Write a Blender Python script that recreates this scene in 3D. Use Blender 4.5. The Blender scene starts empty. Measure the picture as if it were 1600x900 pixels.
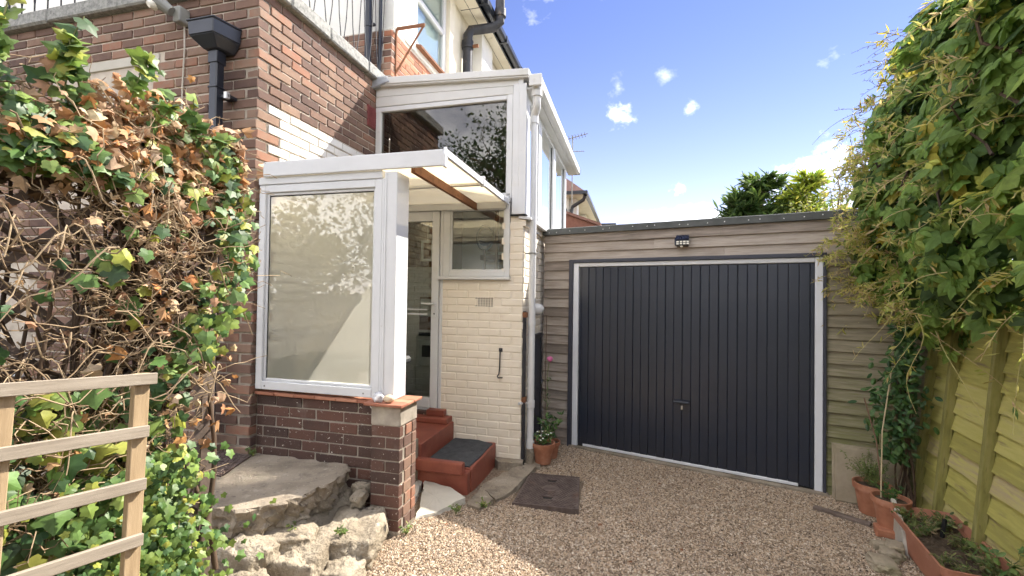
import bpy, bmesh, math, random
import numpy as np
from mathutils import Vector, Matrix, noise

R = math.radians
rnd = random.Random(7)
S = bpy.context.scene
COL = S.collection

# ------------------------------------------------------------------ camera, sky, sun, exposure
TILT, ROLL = R(0.96), R(0.828)
fw = Vector((0, math.cos(TILT), math.sin(TILT))); up0 = Vector((0, -math.sin(TILT), math.cos(TILT))); rt0 = Vector((1, 0, 0))
rt = rt0 * math.cos(ROLL) + up0 * math.sin(ROLL); up = up0 * math.cos(ROLL) - rt0 * math.sin(ROLL)
cam_d = bpy.data.cameras.new('camera'); cam = bpy.data.objects.new('camera', cam_d); COL.objects.link(cam)
cam_d.lens = 16.0; cam_d.sensor_width = 36.0; cam_d.clip_start = 0.02; cam_d.clip_end = 3000
cm = Matrix.Identity(4)
for i in range(3):
    cm[i][0] = rt[i]; cm[i][1] = up[i]; cm[i][2] = -fw[i]
cm[0][3], cm[1][3], cm[2][3] = 0, 0, 1.65
cam.matrix_world = cm
S.camera = cam

SUN_AZ, SUN_EL = R(56.5), R(44)
world = bpy.data.worlds.new('World'); S.world = world; world.use_nodes = True
def build_world():
    nt = world.node_tree; N = nt.nodes; L = nt.links
    bg = N['Background']; out = N['World Output']
    sky = N.new('ShaderNodeTexSky'); sky.sky_type = 'NISHITA'; sky.sun_disc = False
    sky.sun_elevation = SUN_EL; sky.sun_rotation = SUN_AZ
    sky.air_density = 1.0; sky.dust_density = 0.0; sky.ozone_density = 2.5
    tc = N.new('ShaderNodeTexCoord')
    nrm = N.new('ShaderNodeVectorMath'); nrm.operation = 'NORMALIZE'; L.new(tc.outputs['Generated'], nrm.inputs[0])
    D = nrm.outputs[0]
    def math_(op, a, b=None, clamp=False):
        m = N.new('ShaderNodeMath'); m.operation = op; m.use_clamp = clamp
        for k, v in enumerate((a, b)):
            if v is None: continue
            if isinstance(v, (int, float)): m.inputs[k].default_value = v
            else: L.new(v, m.inputs[k])
        return m.outputs[0]
    def noise_(scale, detail, zs=1.0, rough=.6):
        mp = N.new('ShaderNodeMapping'); mp.inputs['Scale'].default_value = (1, 1, zs); L.new(D, mp.inputs[0])
        n = N.new('ShaderNodeTexNoise'); n.inputs['Scale'].default_value = scale; n.inputs['Detail'].default_value = detail
        n.inputs['Roughness'].default_value = rough
        L.new(mp.outputs[0], n.inputs['Vector']); return n.outputs['Fac']
    sep = N.new('ShaderNodeSeparateXYZ'); L.new(D, sep.inputs[0]); z = sep.outputs['Z']
    # broken cloud, noise offset chosen to lie mostly out of view as fill light, thickening towards the horizon, and a few small puffs
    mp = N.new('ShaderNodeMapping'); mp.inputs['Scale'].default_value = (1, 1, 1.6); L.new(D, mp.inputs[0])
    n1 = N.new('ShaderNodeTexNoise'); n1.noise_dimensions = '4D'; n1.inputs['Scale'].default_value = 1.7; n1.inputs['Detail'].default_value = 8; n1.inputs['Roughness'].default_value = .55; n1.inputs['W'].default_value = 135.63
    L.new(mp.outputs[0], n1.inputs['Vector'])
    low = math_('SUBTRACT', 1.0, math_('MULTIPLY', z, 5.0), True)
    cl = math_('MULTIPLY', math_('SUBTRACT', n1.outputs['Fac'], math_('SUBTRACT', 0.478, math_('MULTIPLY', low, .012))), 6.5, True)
    n2 = noise_(30, 6, 1.2)
    hz = math_('MULTIPLY', math_('POWER', math_('SUBTRACT', 1.0, z, True), 5.5), .15)       # pale haze low down
    cl = math_('MAXIMUM', cl, hz)
    for (px, py, sz, am) in ((970, 182, .036, .75), (1078, 170, .020, .42), (1060, 293, .024, .5), (1040, 120, .024, .18), (965, 135, .030, .22), (1290, 268, .060, .9), (1205, 290, .050, .8)):
        d = (rt * ((px - 800) / 711.1) + up * ((450 - py) / 711.1) + fw).normalized()
        v = N.new('ShaderNodeVectorMath'); v.operation = 'DISTANCE'; L.new(D, v.inputs[0]); v.inputs[1].default_value = d
        q = math_('SUBTRACT', 1.0, math_('DIVIDE', v.outputs['Value'], sz))
        q = math_('ADD', q, math_('MULTIPLY', math_('SUBTRACT', n2, 0.52), 2.6))
        q = math_('MULTIPLY', q, .9, True); q = math_('MULTIPLY', math_('MULTIPLY', q, q), am, True)
        cl = math_('MAXIMUM', cl, q)
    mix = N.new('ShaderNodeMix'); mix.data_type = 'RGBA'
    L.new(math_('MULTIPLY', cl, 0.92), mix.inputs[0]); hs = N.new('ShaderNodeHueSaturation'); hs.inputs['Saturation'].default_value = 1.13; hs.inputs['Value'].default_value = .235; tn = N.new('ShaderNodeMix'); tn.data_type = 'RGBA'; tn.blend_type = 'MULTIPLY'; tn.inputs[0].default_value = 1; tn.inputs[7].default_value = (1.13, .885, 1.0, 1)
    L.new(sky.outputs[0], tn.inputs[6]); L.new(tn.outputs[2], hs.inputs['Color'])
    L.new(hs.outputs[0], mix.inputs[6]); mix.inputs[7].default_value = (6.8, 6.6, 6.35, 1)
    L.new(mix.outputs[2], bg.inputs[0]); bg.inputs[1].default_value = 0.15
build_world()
sun_d = bpy.data.lights.new('sun', 'SUN'); sun = bpy.data.objects.new('sun', sun_d); COL.objects.link(sun)
sun_d.energy = 2.0; sun_d.angle = R(0.55); sun_d.color = (1.0, 0.93, 0.82)
sdir = Vector((math.sin(SUN_AZ) * math.cos(SUN_EL), math.cos(SUN_AZ) * math.cos(SUN_EL), math.sin(SUN_EL)))
sun.rotation_euler = sdir.to_track_quat('Z', 'Y').to_euler(); sun.location = sdir * 60
S.view_settings.view_transform = 'Standard'; S.view_settings.look = 'None'
S.view_settings.exposure = 2.6; S.view_settings.gamma = 1.0; S.view_settings.use_curve_mapping = False
S.render.engine = 'CYCLES'
S.cycles.max_bounces = 6; S.cycles.diffuse_bounces = 3; S.cycles.glossy_bounces = 3; S.cycles.transmission_bounces = 5; S.cycles.transparent_max_bounces = 12
S.cycles.use_adaptive_sampling = True; S.cycles.adaptive_threshold = 0.03
S.render.use_persistent_data = False
S.cycles.use_denoising = True; S.cycles.sample_clamp_indirect = 8

# ------------------------------------------------------------------ frames of reference (the house, the garage, the fence stand at different angles)
HA, GA, FA = R(14.873), R(29.811), R(22.5)
def rotz(a): return Matrix.Rotation(a, 4, 'Z')
HF, GF, WF = rotz(-HA), rotz(-GA), Matrix.Identity(4)

# ------------------------------------------------------------------ materials
MATS = {}
def pm(name, cols, scale=6, rough=.8, bump=.25, bscale=70, island=0.0, spots=(), coord='Object', stretch=(1, 1, 1), spec=.4, metal=0.0,
       detail=4, attr=None, trans=0.0, zramp=None, dist=.01):
    """procedural surface: a noise ramp of colours, optional per-piece variation, blotches and relief"""
    m = bpy.data.materials.new(name); m.use_nodes = True; MATS[name] = m
    nt = m.node_tree; N = nt.nodes; L = nt.links; B = N['Principled BSDF']
    if coord == 'World':
        src = N.new('ShaderNodeNewGeometry').outputs['Position']
    else:
        src = N.new('ShaderNodeTexCoord').outputs['Object']
    mp = N.new('ShaderNodeMapping'); mp.inputs['Scale'].default_value = stretch; L.new(src, mp.inputs[0]); vec = mp.outputs[0]
    def ns(sc, det=detail, rg=.6, v=vec):
        n = N.new('ShaderNodeTexNoise'); n.inputs['Scale'].default_value = sc; n.inputs['Detail'].default_value = det; n.inputs['Roughness'].default_value = rg
        L.new(v, n.inputs['Vector']); return n.outputs['Fac']
    def mth(op, a, b, clamp=False):
        q = N.new('ShaderNodeMath'); q.operation = op; q.use_clamp = clamp
        for k, v in enumerate((a, b)):
            if isinstance(v, (int, float)): q.inputs[k].default_value = v
            else: L.new(v, q.inputs[k])
        return q.outputs[0]
    if attr:
        a = N.new('ShaderNodeAttribute'); a.attribute_name = attr
        hv = N.new('ShaderNodeMix'); hv.data_type = 'RGBA'; hv.blend_type = 'MULTIPLY'; hv.inputs[0].default_value = 1
        rp = N.new('ShaderNodeMapRange'); L.new(ns(scale), rp.inputs[0]); rp.inputs[1].default_value = .25; rp.inputs[2].default_value = .75; rp.inputs[3].default_value = .72; rp.inputs[4].default_value = 1.25
        L.new(a.outputs['Color'], hv.inputs[6]); L.new(rp.outputs[0], hv.inputs[7]); color = hv.outputs[2]
    else:
        f = ns(scale)
        if island:
            g = N.new('ShaderNodeNewGeometry'); oi = N.new('ShaderNodeObjectInfo')
            r = mth('FRACT', mth('ADD', g.outputs['Random Per Island'], oi.outputs['Random']), 0.0)
            f2 = mth('MULTIPLY', mth('SUBTRACT', f, 0.5), 2.0 * (1 - island))
            f = mth('ADD', mth('MULTIPLY', r, 1.0), f2, True)
        else:
            rr = N.new('ShaderNodeMapRange'); L.new(f, rr.inputs[0]); rr.inputs[1].default_value = .28; rr.inputs[2].default_value = .72; f = rr.outputs[0]
        cr = N.new('ShaderNodeValToRGB'); e = cr.color_ramp.elements
        while len(e) < len(cols): e.new(0.5)
        for k, c in enumerate(cols):
            e[k].position = k / max(1, len(cols) - 1); e[k].color = (*c, 1)
        L.new(f, cr.inputs[0]); color = cr.outputs[0]
    for (c, sc, th, sharp) in spots:
        k = mth('MULTIPLY', mth('SUBTRACT', ns(sc, 4, .55), th), sharp, True)
        mx = N.new('ShaderNodeMix'); mx.data_type = 'RGBA'; L.new(k, mx.inputs[0]); L.new(color, mx.inputs[6]); mx.inputs[7].default_value = (*c, 1)
        color = mx.outputs[2]
    if zramp:   # growth (algae, damp) with its own ragged edge, thicker towards one height
        c, z0, z1, am = zramp
        sp = N.new('ShaderNodeSeparateXYZ'); L.new(src, sp.inputs[0])
        mr = N.new('ShaderNodeMapRange'); L.new(sp.outputs['Z'], mr.inputs[0]); mr.inputs[1].default_value = z0; mr.inputs[2].default_value = z1
        k = mth('MULTIPLY', mth('ADD', mr.outputs[0], mth('MULTIPLY', mth('SUBTRACT', ns(5, 6), .55), 2.2)), am, True)
        mx = N.new('ShaderNodeMix'); mx.data_type = 'RGBA'; L.new(k, mx.inputs[0]); L.new(color, mx.inputs[6]); mx.inputs[7].default_value = (*c, 1)
        color = mx.outputs[2]
    L.new(color, B.inputs['Base Color'])
    B.inputs['Roughness'].default_value = rough; B.inputs['Specular IOR Level'].default_value = spec; B.inputs['Metallic'].default_value = metal
    if bump:
        b = N.new('ShaderNodeBump'); b.inputs['Strength'].default_value = bump; b.inputs['Distance'].default_value = dist
        L.new(ns(bscale, 4, .65), b.inputs['Height']); L.new(b.outputs[0], B.inputs['Normal'])
    if trans:
        t = N.new('ShaderNodeBsdfTranslucent'); L.new(color, t.inputs[0]); mx = N.new('ShaderNodeMixShader'); mx.inputs[0].default_value = trans
        L.new(B.outputs[0], mx.inputs[1]); L.new(t.outputs[0], mx.inputs[2]); L.new(mx.outputs[0], N['Material Output'].inputs[0])
    return m

def glass_mat(name, tint=(.9, .94, .93), gain=1.6, base=.06, rough=0.0, wob=.0):
    m = bpy.data.materials.new(name); m.use_nodes = True; MATS[name] = m
    nt = m.node_tree; N = nt.nodes; L = nt.links; N.remove(N['Principled BSDF'])
    tr = N.new('ShaderNodeBsdfTransparent'); tr.inputs[0].default_value = (*tint, 1)
    gl = N.new('ShaderNodeBsdfGlossy'); gl.inputs['Roughness'].default_value = rough; gl.inputs[0].default_value = (.95, .97, .97, 1)
    fr = N.new('ShaderNodeFresnel'); fr.inputs[0].default_value = 1.5
    a = N.new('ShaderNodeMath'); a.operation = 'MULTIPLY_ADD'; L.new(fr.outputs[0], a.inputs[0]); a.inputs[1].default_value = gain; a.inputs[2].default_value = base; a.use_clamp = True
    if wob:
        n = N.new('ShaderNodeTexNoise'); n.inputs['Scale'].default_value = 2.5; tc = N.new('ShaderNodeTexCoord'); L.new(tc.outputs['Object'], n.inputs['Vector'])
        b = N.new('ShaderNodeBump'); b.inputs['Strength'].default_value = wob; b.inputs['Distance'].default_value = .02; L.new(n.outputs['Fac'], b.inputs['Height']); L.new(b.outputs[0], gl.inputs['Normal'])
    mx = N.new('ShaderNodeMixShader'); L.new(a.outputs[0], mx.inputs[0]); L.new(tr.outputs[0], mx.inputs[1]); L.new(gl.outputs[0], mx.inputs[2])
    L.new(mx.outputs[0], N['Material Output'].inputs[0]); return m

def frosted_mat(name):
    """obscured glass: smooth outside face that mirrors the garden, a mottled back that scatters what is behind"""
    m = bpy.data.materials.new(name); m.use_nodes = True; MATS[name] = m
    nt = m.node_tree; N = nt.nodes; L = nt.links; N.remove(N['Principled BSDF'])
    rf = N.new('ShaderNodeBsdfRefraction'); rf.inputs['Roughness'].default_value = .46; rf.inputs['IOR'].default_value = 1.12; rf.inputs[0].default_value = (.95, .94, .88, 1)
    tl = N.new('ShaderNodeBsdfTranslucent'); tl.inputs[0].default_value = (.93, .91, .80, 1)
    mx0 = N.new('ShaderNodeMixShader'); mx0.inputs[0].default_value = .2; L.new(rf.outputs[0], mx0.inputs[1]); L.new(tl.outputs[0], mx0.inputs[2])
    df = N.new('ShaderNodeBsdfDiffuse'); df.inputs[0].default_value = (.80, .80, .66, 1)
    mxd = N.new('ShaderNodeMixShader'); mxd.inputs[0].default_value = .22; L.new(mx0.outputs[0], mxd.inputs[1]); L.new(df.outputs[0], mxd.inputs[2]); mx0 = mxd
    gl = N.new('ShaderNodeBsdfGlossy'); gl.inputs['Roughness'].default_value = .02
    fr = N.new('ShaderNodeFresnel'); fr.inputs[0].default_value = 1.5
    a = N.new('ShaderNodeMath'); a.operation = 'MULTIPLY_ADD'; L.new(fr.outputs[0], a.inputs[0]); a.inputs[1].default_value = 1.3; a.inputs[2].default_value = .04
    mx = N.new('ShaderNodeMixShader'); L.new(a.outputs[0], mx.inputs[0]); L.new(mx0.outputs[0], mx.inputs[1]); L.new(gl.outputs[0], mx.inputs[2])
    L.new(mx.outputs[0], N['Material Output'].inputs[0]); return m

# ------------------------------------------------------------------ mesh helpers
class MB:
    """collects shapes; build() links them as one mesh object"""
    def __init__(s): s.v = []; s.f = []
    def add(s, vs, fs):
        o = len(s.v); s.v += [tuple(v) for v in vs]; s.f += [tuple(i + o for i in f) for f in fs]; return s
    def box(s, x0, x1, y0, y1, z0, z1):
        return s.add([(x0, y0, z0), (x1, y0, z0), (x1, y1, z0), (x0, y1, z0), (x0, y0, z1), (x1, y0, z1), (x1, y1, z1), (x0, y1, z1)],
                     [(0, 3, 2, 1), (4, 5, 6, 7), (0, 1, 5, 4), (1, 2, 6, 5), (2, 3, 7, 6), (3, 0, 4, 7)])
    def hexa(s, p): return s.add(p, [(0, 3, 2, 1), (4, 5, 6, 7), (0, 1, 5, 4), (1, 2, 6, 5), (2, 3, 7, 6), (3, 0, 4, 7)])
    def prism(s, poly, z0, z1, inset=0.0):
        n = len(poly); c = (sum(p[0] for p in poly) / n, sum(p[1] for p in poly) / n)
        vs = [(x, y, z0) for x, y in poly] + [(x + (c[0] - x) * inset, y + (c[1] - y) * inset, z1) for x, y in poly]
        return s.add(vs, [tuple(range(n))[::-1], tuple(range(n, 2 * n))] + [(i, (i + 1) % n, n + (i + 1) % n, n + i) for i in range(n)])
    def extr(s, poly, a0, a1, axis):
        """poly in the two other axes, extruded along axis (0=x,1=y)"""
        n = len(poly)
        P = (lambda a, p: (a, p[0], p[1])) if axis == 0 else (lambda a, p: (p[0], a, p[1]))
        vs = [P(a0, p) for p in poly] + [P(a1, p) for p in poly]
        return s.add(vs, [tuple(range(n))[::-1], tuple(range(n, 2 * n))] + [(i, (i + 1) % n, n + (i + 1) % n, n + i) for i in range(n)])
    def tube(s, path, r, n=8, cap=True):
        path = [Vector(p) for p in path]; rs = r if isinstance(r, (list, tuple)) else [r] * len(path)
        d0 = (path[1] - path[0]).normalized(); ref = Vector((0, 0, 1)) if abs(d0.z) < .9 else Vector((1, 0, 0))
        a = d0.cross(ref).normalized(); vs = []
        for i, p in enumerate(path):
            t = (path[min(i + 1, len(path) - 1)] - path[max(i - 1, 0)]).normalized()
            a = (a - t * a.dot(t)).normalized(); b = t.cross(a)
            for k in range(n):
                q = 2 * math.pi * k / n; vs.append(p + (a * math.cos(q) + b * math.sin(q)) * rs[i])
        fs = [(i * n + k, i * n + (k + 1) % n, (i + 1) * n + (k + 1) % n, (i + 1) * n + k) for i in range(len(path) - 1) for k in range(n)]
        if cap: fs += [tuple(range(n))[::-1], tuple(range((len(path) - 1) * n, len(path) * n))]
        return s.add(vs, fs)
    def lathe(s, prof, c=(0, 0, 0), n=20):
        vs = [(c[0] + r * math.cos(2 * math.pi * k / n), c[1] + r * math.sin(2 * math.pi * k / n), c[2] + z) for r, z in prof for k in range(n)]
        fs = [(i * n + k, i * n + (k + 1) % n, (i + 1) * n + (k + 1) % n, (i + 1) * n + k) for i in range(len(prof) - 1) for k in range(n)]
        fs += [tuple(range(n))[::-1], tuple(range((len(prof) - 1) * n, len(prof) * n))]
        return s.add(vs, fs)

def mesh_of(mb, mat, bevel=0.0, smooth=False, off=(0, 0, 0), segs=1, jit=0.0):
    me = bpy.data.meshes.new('mesh')
    o = Vector(off)
    me.from_pydata([Vector(v) - o for v in mb.v], [], mb.f)
    if bevel:
        bm = bmesh.new(); bm.from_mesh(me)
        bmesh.ops.recalc_face_normals(bm, faces=bm.faces)
        es = [e for e in bm.edges if len(e.link_faces) == 2 and e.calc_face_angle(0) > .5]
        bmesh.ops.bevel(bm, geom=es, offset=bevel, segments=segs, affect='EDGES', clamp_overlap=True, profile=.5)
        bm.to_mesh(me); bm.free()
    if jit:
        for v in me.vertices: v.co += Vector((rnd.uniform(-jit, jit), rnd.uniform(-jit, jit), rnd.uniform(-jit, jit)))
    if smooth:
        me.polygons.foreach_set('use_smooth', [True] * len(me.polygons)); me.update(); me.set_sharp_from_angle(angle=R(38))
    me.materials.append(MATS[mat]); me.update()
    return me

class Thing:
    """an Empty at the thing's base that parents its parts; shapes are given in the thing's frame of reference"""
    def __init__(s, name, label, cat, frame=WF, base=(0, 0, 0), group=None, kind=None, rot=None):
        s.o = bpy.data.objects.new(name, None); COL.objects.link(s.o); s.o.empty_display_size = .1
        s.base = Vector(base); s.o.matrix_world = frame @ Matrix.Translation(s.base) @ (rot or Matrix.Identity(4))
        tag(s.o, label, cat, group, kind)
    def part(s, name, mb, mat, parent=None, bevel=0.0, smooth=False, segs=1, jit=0.0, label=None, kind=None):
        me = mesh_of(mb, mat, bevel, smooth, s.base, segs, jit)
        return s.link(name, me, parent, label=label, kind=kind)
    def link(s, name, me, parent=None, M=None, label=None, kind=None):
        o = bpy.data.objects.new(name, me); COL.objects.link(o); o.parent = parent or s.o
        if M is not None: o.matrix_local = M
        if label: o['label'] = label
        if kind: o['kind'] = kind
        return o
def tag(o, label, cat, group=None, kind=None):
    o['label'] = label; o['category'] = cat
    if group: o['group'] = group
    if kind: o['kind'] = kind
    return o
def single(name, mb, mat, label, cat, frame=WF, base=(0, 0, 0), bevel=0.0, smooth=False, group=None, kind=None, segs=1, jit=0.0):
    me = mesh_of(mb, mat, bevel, smooth, base, segs, jit); o = bpy.data.objects.new(name, me); COL.objects.link(o)
    o.matrix_world = frame @ Matrix.Translation(Vector(base)); return tag(o, label, cat, group, kind)

def np_mesh(V, F, mat, cols=None, smooth=False):
    """fast triangle mesh from arrays; cols is one colour per vertex"""
    me = bpy.data.meshes.new('mesh'); nv, nf = len(V), len(F)
    me.vertices.add(nv); me.vertices.foreach_set('co', np.asarray(V, np.float32).ravel())
    me.loops.add(nf * 3); me.loops.foreach_set('vertex_index', np.asarray(F, np.int32).ravel())
    me.polygons.add(nf); me.polygons.foreach_set('loop_start', np.arange(0, nf * 3, 3, dtype=np.int32))
    me.polygons.foreach_set('use_smooth', np.full(nf, smooth))
    if cols is not None:
        a = me.color_attributes.new('col', 'FLOAT_COLOR', 'POINT')
        a.data.foreach_set('color', np.concatenate([np.asarray(cols, np.float32), np.ones((nv, 1), np.float32)], 1).ravel())
    me.update(calc_edges=True); me.validate()
    me.materials.append(MATS[mat]); return me

# ---- leaves
def tri_fan(outline, centre, fold=.25, curl=.15):
    pts = [centre] + outline; V = []
    for x, y in pts: V.append((x, y, -abs(x) * fold - curl * (y - .3) ** 2))
    n = len(outline); F = [(0, 1 + i, 1 + (i + 1) % n) for i in range(n)]
    return np.array(V), np.array(F)
_h = [(.15, -.10), (.38, -.10), (.47, .10), (.41, .20), (.58, .40), (.50, .53), (.29, .57), (.14, .80)]
IVY = tri_fan([(0, 0)] + _h + [(0, 1.0)] + [(-x, y) for x, y in _h[::-1]], (0, .34), .3, .22)
_d = [(.16, -.05), (.40, .05), (.30, .30), (.45, .5), (.2, .6)]
DEAD = tri_fan([(0, 0)] + _d + [(0, .95)] + [(-x, y) for x, y in _d[::-1]], (0, .34), .95, .75)
OVAL = tri_fan([(0, 0), (.2, .22), (.26, .5), (.16, .8), (0, 1), (-.16, .8), (-.26, .5), (-.2, .22)], (0, .5), .35, .25)
NARROW = tri_fan([(0, 0), (.09, .3), (.10, .6), (0, 1), (-.10, .6), (-.09, .3)], (0, .5), .5, .3)
def palmate():
    V = []; F = []
    for a, l in ((-95, .55), (-48, .8), (0, 1.0), (48, .8), (95, .55)):
        q = R(a); c, s_ = math.cos(q), math.sin(q); ov, of = tri_fan([(0, .08), (.20, .34), (.28, .60), (.16, .84), (0, 1.05), (-.16, .84), (-.28, .60), (-.20, .34)], (0, .55), .38, .30)
        o = len(V)
        for x, y, z in ov * l: V.append((x * c + y * s_, -x * s_ + y * c, z - .12 * abs(a) / 95))
        F += [tuple(i + o for i in f) for f in of]
    return np.array(V), np.array(F)
PALM = palmate()
def frames(Nn, T):
    """rotation matrices with z = normal, y = tip direction"""
    Nn = Nn / np.linalg.norm(Nn, axis=1, keepdims=True)
    T = T - Nn * (T * Nn).sum(1, keepdims=True); T /= np.maximum(np.linalg.norm(T, axis=1, keepdims=True), 1e-6)
    X = np.cross(T, Nn); return np.stack([X, T, Nn], 2)
def leaves(shape, P, Nn, T, Sz, C, mat, rs):
    V0, F0 = shape; n, k = len(P), len(V0)
    M = frames(Nn, T)
    asp = np.stack([rs.uniform(.8, 1.15, n), np.ones(n), rs.uniform(.3, 1.9, n)], 1)
    L0 = V0[None] * asp[:, None, :] * Sz[:, None, None]
    V = np.einsum('nij,nkj->nki', M, L0) + P[:, None, :]
    F = (F0[None] + (np.arange(n) * k)[:, None, None]).reshape(-1, 3)
    return np_mesh(V.reshape(-1, 3), F, mat, np.repeat(C, k, 0))
def leaf_parts(T_, parent, shape, P, Nn, T, Sz, C, mat, rs, nvar=12, name='leaf'):
    """single leaves as parts: a few shared meshes, one object each"""
    V0, F0 = shape; idx = np.linspace(0, len(C) - 1, nvar).astype(int)
    mes = []
    for i in idx:
        V = V0 * np.array([rs.uniform(.85, 1.12), 1, rs.uniform(.4, 1.8)]); mes.append(np_mesh(V, F0, mat, np.repeat(C[i:i + 1], len(V0), 0)))
    M = frames(Nn, T)
    for i in range(len(P)):
        m4 = Matrix(((M[i] * Sz[i]).tolist())).to_4x4(); m4.translation = Vector(P[i])
        T_.link(name, mes[int(rs.integers(nvar))], parent, Matrix.Translation(-T_.base) @ m4)
def pick(cols, w, n, rs, var=.18):
    cols = np.array(cols); i = rs.choice(len(cols), n, p=np.array(w) / sum(w))
    return np.clip(cols[i] * (1 + rs.uniform(-var, var, (n, 1))) * (1 + rs.uniform(-.06, .06, (n, 3))), 0, 1)
def unit(a): return a / np.maximum(np.linalg.norm(a, axis=1, keepdims=True), 1e-9)
def twigs(paths, r0, r1, n=4):
    """thin tubes from many polylines (list of (k,3) arrays)"""
    V = []; F = []; o = 0
    for P in paths:
        P = np.asarray(P); k = len(P); t = np.gradient(P, axis=0); t = unit(t)
        ref = np.where(np.abs(t[:, 2:3]) < .9, np.array([[0, 0, 1.]]), np.array([[1., 0, 0]])); a = unit(np.cross(t, ref)); b = np.cross(t, a)
        rr = np.linspace(r0, r1, k)[:, None] * (P.shape[0] and 1)
        for j in range(n):
            q = 2 * math.pi * j / n; V.append(P + (a * math.cos(q) + b * math.sin(q)) * rr)
        for i in range(k - 1):
            for j in range(n):
                A = o + j * k + i; B_ = o + ((j + 1) % n) * k + i
                F.append((A, B_, B_ + 1)); F.append((A, B_ + 1, A + 1))
        o += n * k
    return np.concatenate(V), np.array(F)

# ---- bricks
BR = {}
def brick_mesh(l, h, mat, d=.05, var=0, bev=.0035, jit=.0016):
    key = (round(l, 3), h, mat, d, var)
    if key not in BR:
        m = MB().box(-l / 2, l / 2, 0, d, -h / 2, h / 2); BR[key] = mesh_of(m, mat, bevel=bev, jit=jit)
    return BR[key]
def bricks(T, parent, axis, face, S0, S1, z0, z1, mat, pitch=.075, L=.225, joint=.010, sel=None, skip=None, stuff='brickwork', off=0.0, header_rows=(), proud=.0, d=.05, bev=.0035, jit=.0016, wob=1.0, trim0=(0, 0), trim1=(0, 0)):
    """one course after another; axis 'u' faces -v, axis 'v' faces +u.  Pieces that show are parts, the rest one mesh"""
    rests = {}; n = int(round((z1 - z0) / pitch)); h = pitch - joint; k = 0
    for r in range(n):
        zc = z0 + (r + .5) * pitch; Lr = L / 2 if r in header_rows else L; s0 = S0 + trim0[r % 2]; s1 = S1 - trim1[r % 2]
        s = S0 - Lr + ((off + r * .5 * L) % Lr)
        while s < s1 - .015:
            a = max(s0, s); b = min(s1, s + Lr); s += Lr
            if b <= a: continue
            if b - a < .03: continue
            m_ = (a + b) / 2
            if skip and skip(m_, zc, a, b): continue
            l = b - a - joint; mt = mat(m_, zc) if callable(mat) else mat
            l = round(l * 100) / 100 if l < L - joint - .003 else L - joint
            dy = rnd.uniform(-.002, .002) * wob - proud; ds = rnd.uniform(-.0015, .0015); dz = rnd.uniform(-.0015, .0015)
            if axis == 'u': M = Matrix.Translation((m_ + ds, face + dy, zc + dz)) @ Matrix.Rotation(rnd.uniform(-.006, .006) * wob, 4, 'Y')
            else: M = Matrix.Translation((face - dy, m_ + ds, zc + dz)) @ Matrix.Rotation(math.pi / 2, 4, 'Z') @ Matrix.Rotation(rnd.uniform(-.006, .006) * wob, 4, 'Y')
            M = Matrix.Translation(-T.base) @ M
            if sel is None or sel(m_, zc):
                T.link('brick', brick_mesh(l, h, mt, d, rnd.randrange(4), bev, jit), parent, M); k += 1
            else:
                me = brick_mesh(l, h, mt, d, 0, bev, jit); rests.setdefault(mt, MB()).add([M @ v.co for v in me.vertices], [tuple(p.vertices) for p in me.polygons])
    for rm, rest in rests.items():
        me = bpy.data.meshes.new('mesh'); me.from_pydata(rest.v, [], rest.f); me.materials.append(MATS[rm]); T.link(stuff, me, parent, kind='stuff')
    return k

def H(u, v, z=0): return HF @ Vector((u, v, z))
def G(u, v, z=0): return GF @ Vector((u, v, z))
def sstep(t): t = max(0, min(1, t)); return t * t * (3 - 2 * t)
def ground_z(x, y):
    q = HF.inverted() @ Vector((x, y, 0)); return .10 * sstep((4.0 - q.y) / 1.4) * sstep((-.35 - q.x) / .9)

# ------------------------------------------------------------------ materials of the place
pm('brick', [(.105, .064, .052), (.15, .090, .068), (.19, .115, .085), (.225, .14, .10), (.27, .18, .13), (.29, .14, .09)], 14, .88, .5, 120, island=.72, coord='World', dist=.004,
   spots=[((.30, .25, .21), 60, .70, 6), ((.035, .025, .025), 9, .66, 4)])
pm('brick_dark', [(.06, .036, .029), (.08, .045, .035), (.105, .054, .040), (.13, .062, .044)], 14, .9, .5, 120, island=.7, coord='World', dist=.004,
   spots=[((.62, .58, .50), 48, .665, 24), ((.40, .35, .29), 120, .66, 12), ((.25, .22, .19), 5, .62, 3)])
pm('brick_orange', [(.16, .07, .045), (.28, .12, .07), (.36, .15, .08), (.42, .20, .12)], 14, .88, .4, 120, island=.7, coord='World', dist=.004)
pm('mortar', [(.42, .36, .29), (.54, .47, .39), (.62, .56, .47)], 9, .95, .6, 160, coord='World', dist=.004)
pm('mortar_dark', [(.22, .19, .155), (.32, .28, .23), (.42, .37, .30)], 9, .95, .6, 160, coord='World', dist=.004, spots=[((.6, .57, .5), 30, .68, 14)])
pm('white_brick', [(.72, .70, .65), (.82, .81, .78)], 10, .8, .35, 90, coord='World', dist=.004, spots=[((.50, .36, .26), 26, .72, 14)])
pm('cream_brick', [(.76, .68, .56), (.82, .75, .64)], 5, .72, .35, 80, coord='World', dist=.004, spots=[((.60, .51, .40), 3.5, .62, 3)])
pm('cream_mortar', [(.74, .66, .54), (.80, .73, .62)], 5, .8, .4, 80, coord='World', dist=.004)
pm('render_white', [(.74, .73, .68), (.82, .81, .77)], 3, .9, .25, 180, dist=.004)
pm('render_old', [(.62, .60, .53), (.74, .72, .66)], 3, .9, .3, 180, dist=.004, spots=[((.45, .43, .36), 4, .66, 4)])
pm('soffit', [(.70, .64, .50), (.80, .75, .62)], 3, .7, .1, 60, spots=[((.42, .36, .26), 8, .66, 5)])
pm('coping', [(.16, .16, .155), (.30, .30, .28), (.42, .41, .38)], 30, .95, .9, 160, coord='World', dist=.006, spots=[((.10, .10, .10), 80, .62, 10)])
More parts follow.
